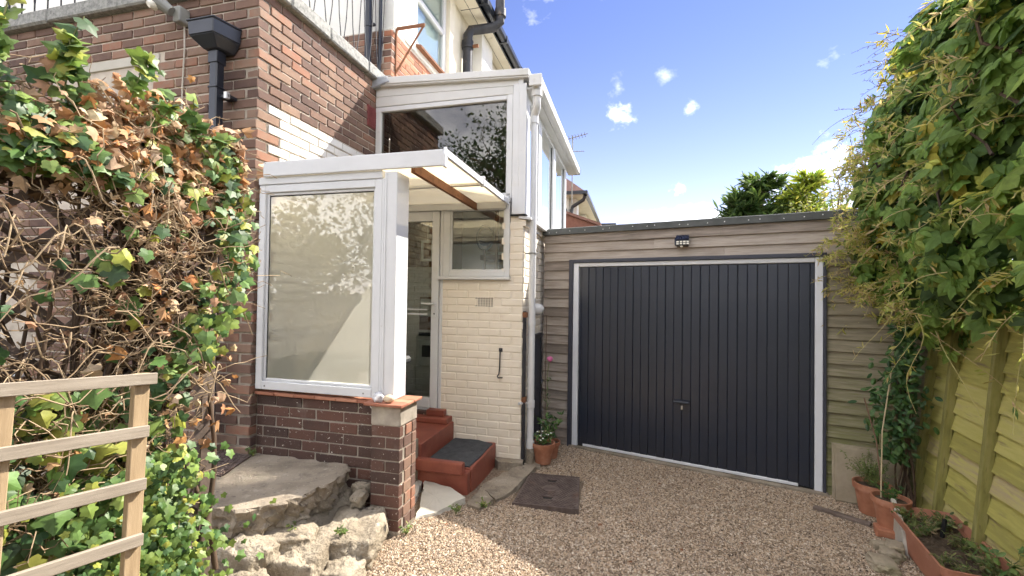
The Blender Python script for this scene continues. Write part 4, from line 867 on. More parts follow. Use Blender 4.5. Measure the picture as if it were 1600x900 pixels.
def steps():
    T = Thing('entrance_steps', 'red painted concrete steps up to the glazed door', 'steps', HF, (-1.7, 3.9, .0))
    T.part('lower_step', MB().box(-1.71, -1.275, 3.58, 4.284, -.03, .215), 'red_paint', bevel=.012, segs=2, jit=.002)
    T.part('lower_front', MB().box(-1.98, -1.712, 3.50, 4.284, -.03, .205).box(-1.71, -1.281, 3.50, 3.578, -.03, .206), 'red_paint', bevel=.008, jit=.002)
    T.part('kerb', MB().box(-1.96, -1.31, 3.455, 3.53, .19, .290), 'red_paint', bevel=.016, segs=2, jit=.002)
    T.part('upper_step', MB().box(-2.64, -1.716, 3.54, 4.284, .0, .385), 'red_paint', bevel=.014, segs=2, jit=.002)
    T.part('threshold', MB().box(-2.64, -1.735, 4.13, 4.283, .386, .440), 'red_paint', bevel=.010, segs=2)
    T.part('threshold_block', MB().box(-1.985, -1.80, 4.20, 4.284, .441, .50), 'red_paint', bevel=.006)
    T.part('old_brick', MB().box(-2.20, -1.99, 4.22, 4.284, .441, .475), 'brick_dark', bevel=.004)
    m = slab_poly([(-1.70, 3.60), (-1.30, 3.595), (-1.288, 3.9), (-1.295, 4.22), (-1.45, 4.275), (-1.70, 4.27)], .217, .226, 5, .04, .006)
    single('step_mat', m, 'slate_mat', 'worn dark grey felt mat on the lower red step', 'mat', HF, (-1.5, 3.9, .217))
steps()
# ---- things inside, seen through door and windows
def inside():
    T = Thing('side_table', 'red-brown cabinet standing inside the glazed door', 'cabinet', HF, (-2.0, 5.2, .47))
    T.part('body', MB().box(-2.30, -1.85, 5.05, 5.4, .47, 1.20), 'interior_brown', bevel=.01); T.part('top', MB().box(-2.33, -1.82, 5.02, 5.43, 1.20, 1.23), 'interior_brown', bevel=.006)
    T = Thing('picture_frame', 'small white frame hanging inside the door glass', 'picture frame', HF, (-2.10, 4.42, 2.0))
    T.part('frame', MB().box(-2.17, -2.145, 4.40, 4.415, 2.0, 2.22).box(-2.055, -2.03, 4.40, 4.415, 2.0, 2.22).box(-2.145, -2.055, 4.40, 4.415, 2.0, 2.025).box(-2.145, -2.055, 4.40, 4.415, 2.195, 2.22), 'upvc'); T.part('string', MB().tube([(-2.10, 4.41, 2.22), (-2.10, 4.41, 2.5)], .003, 4), 'cable')
    T.part('print', MB().box(-2.145, -2.055, 4.408, 4.412, 2.025, 2.195), 'interior_brown')
    T = Thing('inner_pillar', 'white painted brick pier inside the door', 'pillar', HF, (-2.45, 4.8, .47))
    p = T.part('core', MB().box(-2.64, -2.20, 4.76, 4.95, .47, 1.95), 'white_brick'); bricks(T, p, 'u', 4.755, -2.64, -2.20, .47, 1.94, 'white_brick', d=.03)
    single('inner_wall', MB().box(-2.65, -2.05, 4.74, 4.96, 1.96, 3.3), 'interior_brown', 'brown panel above the white pier inside the door', 'wall', HF, (-2.4, 4.8, 1.96), kind='structure')
    T = Thing('notice_board', 'pale notices pinned inside the door above dark tools', 'notice board', HF, (-2.3, 4.74, 1.2))
    T.part('board', MB().box(-2.34, -2.12, 4.735, 4.75, 1.25, 1.62), 'interior_brown'); T.part('sheet', MB().box(-2.33, -2.20, 4.73, 4.734, 1.40, 1.60), 'paper'); T.part('sheet', MB().box(-2.19, -2.13, 4.73, 4.734, 1.30, 1.56), 'paper')
    T.part('hook_strip', MB().box(-2.34, -2.10, 4.72, 4.748, 1.18, 1.22), 'dark_box')
    T = Thing('electric_box', 'pale meter box low on the pier inside the door', 'meter box', HF, (-2.2, 4.75, .9))
    T.part('box', MB().box(-2.32, -2.12, 4.69, 4.752, .85, 1.14), 'paper', bevel=.006); T.part('panel', MB().box(-2.28, -2.18, 4.685, 4.69, .95, 1.08), 'dark_box')
    # on the sill behind the small window
    T = Thing('inner_sill', 'inside shelf behind the small window', 'shelf', HF, (-1.5, 4.45, 1.80)); T.part('shelf', MB().box(-1.87, -1.14, VC + .07, 4.75, 1.80, 1.83), 'upvc')
    T = Thing('sill_mirror', 'dark oval mirror standing behind the small window', 'mirror', HF, (-1.52, 4.6, 1.83))
    T.part('glass', MB().tube([(-1.52, 4.58, 2.26), (-1.52, 4.59, 2.26)], .085, 20), 'solar'); T.part('rim', MB().tube([(-1.52 + .09 * math.cos(a * .314), 4.58, 2.26 + .13 * math.sin(a * .314)) for a in range(21)], .010, 6), 'dark_box')
    T.part('stand', MB().tube([(-1.52, 4.58, 2.13), (-1.52, 4.58, 1.83)], .012, 6), 'interior_brown')
    T = Thing('wooden_post', 'brown wooden post behind the small window', 'post', HF, (-1.42, 4.66, 1.83)); T.part('post', MB().box(-1.43, -1.40, 4.64, 4.68, 1.83, 2.60), 'interior_brown')
    T = Thing('sill_pot', 'little brown pot on the shelf behind the small window', 'pot', HF, (-1.70, 4.5, 1.83)); T.part('pot', MB().lathe([(.035, 0), (.05, .07), (.045, .07), (.03, .02)], (-1.69, 4.46, 1.83), 12), 'interior_brown')
    T = Thing('white_cupboard', 'white panelled cupboard inside behind the small window', 'cupboard', HF, (-1.3, 5.3, .47))
    T.part('body', MB().box(-1.75, -1.24, 5.2, 5.6, .47, 2.02), 'upvc'); T.part('door_panel', MB().box(-1.70, -1.50, 5.19, 5.2, 1.2, 1.96), 'upvc', bevel=.02); T.part('door_panel', MB().box(-1.47, -1.27, 5.19, 5.2, 1.2, 1.96), 'upvc', bevel=.02)
    T = Thing('shelf_bench', 'dark wooden bench end with red things above the cupboard', 'bench', HF, (-1.5, 5.4, 2.03))
    T.part('board', MB().box(-1.80, -1.24, 5.25, 5.6, 2.08, 2.14).box(-1.80, -1.24, 5.5, 5.6, 2.2, 2.36), 'interior_brown'); T.part('tray', MB().box(-1.6, -1.3, 5.22, 5.4, 2.14, 2.17), 'paper')
inside()

# ------------------------------------------------------------------ the garage
VG = 4.728
def garage():
    T = Thing('garage', 'low timber clad garage with a dark grey up-and-over door', 'garage', GF, (-.7, 6.5, 0))
    T.part('core', MB().box(-2.28, -1.94, VG + .03, VG + .12, -.03, 2.36).box(.39, 1.35, VG + .03, VG + .12, -.03, 2.36).box(-1.94, .39, VG + .03, VG + .12, 2.04, 2.36), 'trim_dark')
    T.part('shell', MB().box(-2.28, -2.18, VG + .12, 9.5, -.03, 2.36).box(1.25, 1.35, VG + .12, 9.5, -.03, 2.36).box(-2.18, 1.25, 9.4, 9.5, -.03, 2.36), 'board')
    pitch = .1035
    def board(a, b, z, mat, sag=0.0):
        y = VG + rnd.uniform(-.002, .002); p = [(y + .03, z), (y - .004, z), (y - .010, z + .004), (y + .012, z + pitch + .012), (y + .03, z + pitch + .012)]
        T.part('board', MB().extr(p, a, b, 0), mat, jit=.0008)
    z = 2.352 - pitch; k = 0
    while z > -.06:
        if z > 2.04:
            j = (-.42, -.1, .05)[k % 3] if k else -.45
            cut = {0: -.42, 1: -1.05, 2: -.40}.get(k, 0)
            board(-2.285, cut - .001, z, 'board'); board(cut + .001, 1.30, z, 'board')
        else:
            board(-2.285, -1.968, z, 'board'); board(.402, 1.30, z, 'board_green')
        z -= pitch; k += 1
    # felt edge of the flat roof with clout nails
    fe = T.part('roof_edge', MB().box(-2.30, 1.34, VG - .028, VG + .02, 2.345, 2.412), 'felt', bevel=.004, jit=.002)
    T.part('roof', MB().box(-2.30, 1.38, VG + .021, 9.55, 2.36, 2.409), 'felt'); T.part('roof_lip', MB().box(-2.30, 1.34, VG - .024, VG + .03, 2.409, 2.416), 'felt_edge')
    for i in range(24):
        u = -2.24 + i * .155 + rnd.uniform(-.05, .05); zz = 2.378 + rnd.uniform(-.008, .008)
        T.part('nail', MB().tube([(u, VG - .027, zz), (u, VG - .0325, zz)], .0055, 6), 'nail', fe)
    # door set: dark outer trim, white steel frame, ribbed leaf
    T.part('outer_trim', MB().box(-1.966, -1.920, VG - .030, VG + .05, -.03, 2.058).box(.378, .401, VG - .030, VG + .05, -.06, 2.058).box(-1.920, .378, VG - .030, VG + .05, 2.022, 2.058), 'trim_dark', bevel=.003)
    fr = T.part('door_jamb', MB().box(-1.919, -1.858, VG - .012, VG + .06, -.0, 2.020), 'white_metal', bevel=.004); T.part('door_jamb', MB().box(.318, .377, VG - .012, VG + .06, -.0, 2.020), 'white_metal', bevel=.004)
    T.part('door_head', MB().box(-1.858, .318, VG - .012, VG + .06, 1.978, 2.020), 'upvc', fr, bevel=.004)
    d = T.part('door', MB().box(-1.856, .316, VG + .022, VG + .045, .022, 1.976), 'anthracite')
    [T.part('door_edge', MB().box(a, a + .026, VG + .004, VG + .021, .026, 1.970), 'anthracite', d, bevel=.003) for a in (-1.852, .286)]
    n = 26; a0, a1 = -1.824, .284; w = (a1 - a0) / n
    strip = mesh_of(MB().hexa([(-w / 2 + .001, .0, .03), (w / 2 - .001, .0, .03), (w / 2 - .001, .021, .03), (-w / 2 + .001, .021, .03), (-w / 2 + .001, .0, 1.968), (w / 2 - .001, .0, 1.968), (w / 2 - .001, .021, 1.968), (-w / 2 + .001, .021, 1.968)]), 'anthracite', bevel=.0055, segs=2)
    for i in range(n):
        T.link('door_rib', strip, d, Matrix.Translation(-T.base) @ Matrix.Translation((a0 + (i + .5) * w, VG + (.001 if i % 2 else -.004), 0)))
    T.part('bottom_strip', MB().box(-1.79, .20, VG - .010, VG + .004, .024, .050), 'white_metal', d, bevel=.003)
    T.part('bottom_rail', MB().box(-1.85, .31, VG - .004, VG + .02, .006, .026), 'void', d)
    h = T.part('handle', MB().hexa([(-.85, VG - .05, .625), (-.69, VG - .05, .625), (-.72, VG - .004, .615), (-.82, VG - .004, .615), (-.84, VG - .045, .645), (-.70, VG - .045, .645), (-.71, VG - .004, .652), (-.83, VG - .004, .652)]), 'black_plastic', d, bevel=.006, segs=2)
    T.part('lock', MB().box(-.779, -.757, VG - .014, VG - .003, .555, .598), 'steel', d, bevel=.004)
    T.part('threshold', slab_poly([(-1.95, 4.742), (.42, 4.742), (.42, 4.66), (-.2, 4.645), (-1.0, 4.66), (-1.7, 4.668), (-1.95, 4.69)], -.05, .018, 4, .05, .012), 'concrete')
garage()
def solar_light():
    T = Thing('solar_light', 'small black solar security lamp above the garage door', 'wall light', GF, (-.772, VG, 2.2))
    T.part('body', MB().hexa([(-.835, VG - .085, 2.165), (-.709, VG - .085, 2.165), (-.715, VG - .006, 2.155), (-.829, VG - .006, 2.155), (-.842, VG - .07, 2.215), (-.702, VG - .07, 2.215), (-.712, VG - .006, 2.262), (-.832, VG - .006, 2.262)]), 'black_plastic', bevel=.006, segs=2)
    T.part('solar_panel', MB().hexa([(-.838, VG - .078, 2.218), (-.706, VG - .078, 2.218), (-.714, VG - .012, 2.266), (-.830, VG - .012, 2.266), (-.838, VG - .080, 2.224), (-.706, VG - .080, 2.224), (-.714, VG - .014, 2.272), (-.830, VG - .014, 2.272)]), 'solar', bevel=.002)
    for i in range(4):
        for j in range(2):
            x = -.818 + i * .031; z = 2.172 + j * .02; T.part('led', MB().box(x, x + .022, VG - .089 + j * .006, VG - .078, z, z + .014), 'led')
    T.part('sensor', MB().lathe([(.002, -.014), (.012, -.008), (.014, .004), (.002, .006)], (-.772, VG - .07, 2.155), 10), 'led', smooth=True)
solar_light()

# ------------------------------------------------------------------ the fence
FB = G(.985, 4.735, 0)                      # corner where the fence meets the garage
LEAN = R(5.0)
FM = Matrix.Translation(FB) @ rotz(-FA) @ Matrix.Rotation(LEAN, 4, 'Y')
def FW_(s, z, o=0.0): return FM @ Vector((o, -s, z))    # s metres towards the viewer, o metres outwards
def fence():
    T = Thing('fence', 'leaning wooden fence of overlapping wavy boards green with algae', 'fence', WF, (0, 0, 0)); T.o.matrix_world = FM
    def slat(s0, s1, z, seed, h=.155):
        m = MB(); n = 16; vs = []
        for i in range(n + 1):
            s = s0 + (s1 - s0) * i / n; w = .008 * noise.noise((s * 2.4, seed * 3.3, 0)) + .005 * noise.noise((s * 7, seed, 4))
            t = rnd.uniform(-.0006, .0006)
            vs += [(-.022 + t, -s, z + w), (-.008 + t, -s, z + w - .001), (.016, -s, z + h), (.006 + t, -s, z + h)]
        fs = [(i * 4 + k, i * 4 + (k + 1) % 4, (i + 1) * 4 + (k + 1) % 4, (i + 1) * 4 + k) for i in range(n) for k in range(4)] + [(3, 2, 1, 0), tuple(n * 4 + k for k in range(4))]
        m.add(vs, fs); return m
    panels = ((.03, 1.80), (1.86, 3.65))
    for pi, (a, b) in enumerate(panels):
        for i in range(15):
            T.part('slat', slat(a, b, .03 + i * .121 + rnd.uniform(-.006, .006), pi * 31 + i * 1.7), 'fence_wood')
    for s in (.10, .42, .92, 1.42, 1.77, 1.90, 2.4, 2.95, 3.5):
        T.part('batten', MB().box(-.062, -.012, -s - .02, -s + .02, .0, 1.84), 'fence_batten', bevel=.003, jit=.0015)
    T.part('post', MB().box(-.04, .04, -1.86, -1.80, -.1, 1.95), 'fence_batten', bevel=.004); T.part('capping', MB().box(-.055, .02, -3.7, 0, 1.845, 1.87), 'fence_batten', bevel=.003)
fence()

# ------------------------------------------------------------------ pots, trough and stones along the fence
def pot(name, label, c, r, h, frame=GF, tilt=None, mat='terracotta', group=None):
    T = Thing(name, label, 'flowerpot', frame, c, group, rot=tilt)
    x, y, z = c; n = 28
    T.part('pot', MB().lathe([(r * .66, 0), (r * .90, h * .80), (r * .90, h * .80), (r, h * .80), (r * 1.02, h), (r * .92, h), (r * .86, h * .78), (r * .6, h * .6)], c, n), mat, smooth=False, jit=.0006)
    T.part('soil', MB().lathe([(r * .2, h * .5), (r * .88, h * .86), (r * .5, h * .90), (.001, h * .91)], c, 14), 'soil')
    return T
def sprig_plant(T, c, stems, hgt, spread, shape, lsz, cols, wts, n, seed, mat='leaf', droop=.3, bare=.15):
    rg = np.random.default_rng(seed); paths = []; P = []; D = []
    for i in range(stems):
        a = rg.uniform(0, 6.28); q = rg.uniform(.15, 1) * spread; hh = hgt * rg.uniform(.55, 1); k = 6
        t = np.linspace(0, 1, k)[:, None]; tip = np.array([math.cos(a) * q, math.sin(a) * q, hh])
        path = t * tip + np.array([[0, 0, 1]]) * (t * (1 - t)) * droop * hgt + rg.normal(0, .006, (k, 3)); path[0] *= 0; paths.append(path + np.array(c))
        for _ in range(max(1, n // stems)):
            s = rg.uniform(bare, 1); j = min(int(s * (k - 1)), k - 2); f = s * (k - 1) - j
            P.append(path[j] * (1 - f) + path[j + 1] * f + np.array(c)); D.append(path[j + 1] - path[j])
    P = np.array(P); D = np.array(D); m = len(P)
    dr = unit(unit(D) * .5 + rg.normal(0, .8, (m, 3))); nn = unit(rg.normal(0, .5, (m, 3)) + np.array([[0, -.3, .9]]))
    Sz = lsz * rg.uniform(.6, 1.2, m); C = pick(cols, wts, m, rg)
    V, F = twigs(paths, .0028, .0012); b = np.array(T.base)
    off = np.array(T.base)
    T.link('stems', np_mesh(V - off, F, 'stem_green'))
    me = leaves(shape, P - off, nn, dr, Sz, C, mat, rg); T.link('foliage', me, kind='stuff')
pm('stem_green', [(.12, .15, .05), (.20, .20, .08)], 12, .8, 0, 60)
GREENS = [(.045, .11, .025), (.07, .16, .03), (.11, .21, .045), (.035, .08, .025)]
T = pot('flowerpot', 'terracotta pot of small white flowers at the foot of the white drainpipe', (-.835, 4.42, .02), .115, .20, HF)
sprig_plant(T, (-.835, 4.42, .19), 26, .13, .12, OVAL, .032, GREENS + [(.30, .26, .14)], [3, 3, 2, 2, 2], 240, 5)
m = MB()
for i in range(13):
    a = rnd.uniform(0, 6.28); q = rnd.uniform(.02, .11); c = (-.835 + q * math.cos(a), 4.42 + q * math.sin(a), .27 + rnd.uniform(-.02, .06))
    m.lathe([(.003, -.004), (.012, .002), (.006, .006), (.001, .007)], c, 7)
T.part('blossom', m, 'petal')
T = pot('flowerpot', 'smaller terracotta pot with a tall pink-flowered stalk behind the first pot', (-.80, 4.64, .0), .10, .17, HF)
sprig_plant(T, (-.80, 4.64, .16), 12, .34, .20, OVAL, .05, GREENS, [2, 3, 2, 2], 130, 6)
T.part('cane', MB().tube([(-.86, 4.66, .14), (-.868, 4.67, .8), (-.86, 4.66, 1.45)], .0045, 6), 'tendril_dark')
T.part('flower_stalk', MB().tube([(-.83, 4.66, .15), (-.85, 4.665, .5), (-.845, 4.66, .85), (-.825, 4.66, .995)], .004, 6), 'stem_green')
T.part('flower', MB().lathe([(.003, -.03), (.024, -.018), (.032, 0), (.026, .018), (.004, .028)], (-.822, 4.66, 1.0), 10), 'pink', jit=.003)
rg = np.random.default_rng(4); t = rg.uniform(.2, .9, 34); Pq = np.stack([-.845 + rg.normal(0, .012, 34), 4.662 + rg.normal(0, .012, 34), .15 + t * .75], 1) - np.array(T.base)
T.link('stalk_leaves', leaves(NARROW, Pq, unit(rg.normal(0, 1, (34, 3))), unit(rg.normal(0, 1, (34, 3)) + np.array([[0, 0, -.4]])), rg.uniform(.03, .06, 34), pick(GREENS, [1, 2, 2, 1], 34, rg), 'leaf', rg), kind='stuff')

def leaning_slab(label, u0, u1, h, v, tilt, t=.045):
    T = Thing('stone_slab', label, 'stone slab', GF, ((u0 + u1) / 2, v, 0), 'paving slabs leaning on the garage', rot=Matrix.Rotation(-tilt, 4, 'X'))
    T.part('slab', MB().box(u0, u1, v - t, v, .0, h), 'paving', bevel=.008, segs=2, jit=.003)
leaning_slab('tan stone slab leaning against the garage, its edge towards the door frame', .455, .93, .435, 4.645, R(7))
leaning_slab('thicker stone slab behind the front one, leaning on the cladding', .438, .90, .445, 4.70, R(4), .05)
T = pot('flowerpot', 'terracotta pot of feathery herb in front of the stone slabs', (.675, 4.48, .01), .125, .23)
sprig_plant(T, (.675, 4.48, .21), 46, .24, .20, NARROW, .022, [(.10, .15, .03), (.16, .22, .05), (.07, .12, .03)], [2, 2, 1], 1400, 8, droop=.2, bare=.25)
T = pot('flowerpot', 'terracotta pot with bamboo canes between the herb pot and the long trough', (.735, 4.18, .055), .115, .20)
T.part('cane', MB().tube([(.68, 4.19, .16), (.70, 4.26, .7), (.78, 4.40, 1.15)], .0045, 6), 'bamboo'); T.part('cane', MB().tube([(.70, 4.20, .16), (.665, 4.25, .62), (.60, 4.30, .92)], .005, 6), 'tendril_dark')
sprig_plant(T, (.735, 4.18, .235), 10, .10, .13, OVAL, .035, GREENS, [2, 2, 2, 1], 70, 9)
single('loose_brick', MB().box(.635, .845, 4.07, 4.185, .0, .055), 'terracotta', 'old red brick under the pot with canes', 'brick', GF, (.74, 4.12, 0), bevel=.008, jit=.003)
for k, (l, u, v, w, d, h, a) in enumerate((('pale flat edging stone nearest the bottom edge by the trough', .60, 3.62, .10, .17, .045, .1), ('chalky white edging stone under the trough corner', .70, 3.86, .07, .15, .06, -.1), ('reddish broken edging stone next to the loose brick', .64, 3.90, .09, .06, .035, .3), ('long pale edging stone beside the trough', .655, 3.76, .075, .11, .05, .0))):
    boulder('edging_stone', l, (u, v, h * .4), (w * .7, d * .5, h * .8), 31 + k, a, 'paving', 'edging stones by the trough', .75, GF)
single('timber_offcut', MB().hexa([(.28, 4.32, .0), (.62, 4.20, .0), (.64, 4.26, .0), (.30, 4.38, .0), (.28, 4.32, .022), (.62, 4.20, .022), (.64, 4.26, .022), (.30, 4.38, .022)]), 'old_lattice', 'dark weathered timber offcut lying on the gravel by the pots', 'timber', GF, (.46, 4.3, 0), bevel=.003)
single('white_stake', MB().hexa([(.735, 4.14, .0), (.765, 4.12, .0), (.785, 3.86, .0), (.755, 3.86, .0), (.725, 4.16, .26), (.752, 4.15, .26), (.765, 3.90, .16), (.742, 3.90, .16)]), 'concrete_pale', 'chipped white board propped against the end of the trough', 'board', GF, (.75, 4.0, 0), bevel=.004, jit=.004)
def trough():
    L_, W0, W1, h = .86, .30, .36, .20
    T = Thing('planter', 'long terracotta coloured plastic trough planter along the fence', 'planter', GF, (.93, 3.74, .02), rot=rotz(R(6)))
    def ring(w, l, z, b=T.base):
        pts = []
        for cx, cy, a0 in ((1, 1, 0), (-1, 1, 90), (-1, -1, 180), (1, -1, 270)):
            for k in range(5):
                a = R(a0 + k * 22.5); r = .04; pts.append((b.x + cx * (w / 2 - r) + r * math.cos(a), b.y + cy * (l / 2 - r) + r * math.sin(a), b.z + z))
        return pts
    rings = [ring(W0, L_ - .08, 0), ring(W1 - .05, L_ - .02, h * .78), ring(W1, L_, h * .79), ring(W1 + .008, L_ + .01, h), ring(W1 - .015, L_ - .015, h), ring(W1 - .04, L_ - .04, h * .84), ring(W1 - .06, L_ - .06, h * .55)]
    n = 20; m = MB(); m.add([p for r_ in rings for p in r_], [tuple(range(n))[::-1]] + [(i * n + k, i * n + (k + 1) % n, (i + 1) * n + (k + 1) % n, (i + 1) * n + k) for i in range(len(rings) - 1) for k in range(n)])
    T.part('trough', m, 'trough_plastic', smooth=False)
    s = MB(); V = []; nx, ny = 12, 28
    for j in range(ny):
        for i in range(nx):
            x = T.base.x + (i / (nx - 1) - .5) * (W1 - .05); y = T.base.y + (j / (ny - 1) - .5) * (L_ - .05)
            V.append((x, y, T.base.z + h * .70 + .02 * noise.noise((x * 14, y * 14, 5))))
    s.add(V, [(j * nx + i, j * nx + i + 1, (j + 1) * nx + i + 1, (j + 1) * nx + i) for j in range(ny - 1) for i in range(nx - 1)]); T.part('soil', s, 'soil')
    for k in range(16):
        c = (T.base.x + rnd.uniform(-.13, .13), T.base.y + rnd.uniform(-.36, .40), T.base.z + h * .7)
        sprig_plant(T, c, 7, rnd.uniform(.06, .13), .09, OVAL if k % 3 else NARROW, .034, [(.12, .16, .04), (.20, .22, .06), (.08, .13, .035), (.26, .20, .10)], [3, 2, 2, 2], 60, 40 + k)
    sprig_plant(T, (T.base.x + .10, T.base.y - .33, T.base.z + h * .7), 8, .22, .12, OVAL, .05, [(.16, .24, .06), (.10, .2, .05)], [1, 1], 40, 77)
    T.part('dead_stalk', MB().tube([(T.base.x + .02, T.base.y + .14, .16), (T.base.x + .03, T.base.y + .13, .28)], .012, 6), 'void')
trough()
def corner_plant():
    T = Thing('shrub', 'leafy dark green climber growing up the corner behind the pots', 'shrub', GF, (.86, 4.50, 0)); rg = np.random.default_rng(70)
    paths = []; P = []
    for i in range(9):
        k = 9; t = np.linspace(0, 1, k); x = .86 + .05 * np.sin(t * 5 + i) + rg.normal(0, .02) ; y = 4.50 + .04 * np.cos(t * 4 + i * 2) ; z = t * rg.uniform(1.0, 1.55)
        paths.append(np.stack([x + np.zeros(k), y + np.zeros(k), z], 1))
    n = 760; t = rg.uniform(.30, 1.0, n); w = .03 + .055 * np.sin(np.clip((t - .28) * 5, 0, 3.0))
    P = np.stack([.82 + rg.normal(0, 1, n) * w + .05 * (t > .75), 4.47 + rg.normal(0, .8, n) * w, t * 1.5], 1) - np.array(T.base)
    V, F = twigs(paths, .008, .003); T.link('stems', np_mesh(V - np.array(T.base), F, 'twig_dark'))
    T.link('foliage', leaves(OVAL, P, unit(rg.normal(0, .45, (n, 3)) + np.array([[-.3, -.8, .6]])), unit(rg.normal(0, .6, (n, 3)) + np.array([[0, 0, -.5]])), rg.uniform(.04, .07, n), pick([(.04, .10, .03), (.07, .15, .04), (.10, .19, .05)], [2, 3, 1], n, rg), 'leaf', rg), kind='stuff')
corner_plant()

for k, (lab, u, v, z, h_, fr) in enumerate((('small green weed in the corner of slab and brick wall', -2.62, 2.70, .475, .07, HF), ('tiny weed in the crack between slab and boulders', -1.83, 2.20, .30, .06, HF),
        ('yellow-green weed at the foot of the brick pillar', -1.40, 2.70, .10, .07, HF), ('low weed growing beside the pale paving stone', -1.20, 3.06, .09, .08, HF), ('seedling in the gravel in front of the paving stones', -1.05, 3.24, .08, .05, HF),
        ('little weed in the rubble by the square stone block', -1.58, 2.28, .28, .05, HF))):
    T = Thing('weed', lab, 'weed', fr, (u, v, z))
    sprig_plant(T, (u, v, z), 6, h_, .06, OVAL, .024, [(.16, .24, .05), (.28, .32, .06), (.10, .18, .04)], [2, 1, 2], 40, 300 + k)

m = mesh_of(MB().add([tuple(v) for v in (DEAD[0] * .045).tolist()], [tuple(f) for f in DEAD[1].tolist()]), 'rust')
for k in range(9):
    x, y = rnd.uniform(-.5, 2.3), rnd.uniform(2.5, 4.2); o = bpy.data.objects.new('fallen_leaf', m); COL.objects.link(o)
    q = GF.inverted() @ Vector((x, y, 0))
    if q.y > 4.6: continue
    o.matrix_world = Matrix.Translation((x, y, ground_z(x, y) + .012)) @ rotz(rnd.uniform(0, 6)) @ Matrix.Rotation(rnd.uniform(-.4, .4), 4, 'X') @ Matrix.Scale(rnd.uniform(.5, 1.1), 4)
    tag(o, 'small dry brown leaf fallen on the gravel drive', 'leaf', 'dry leaves on the gravel')

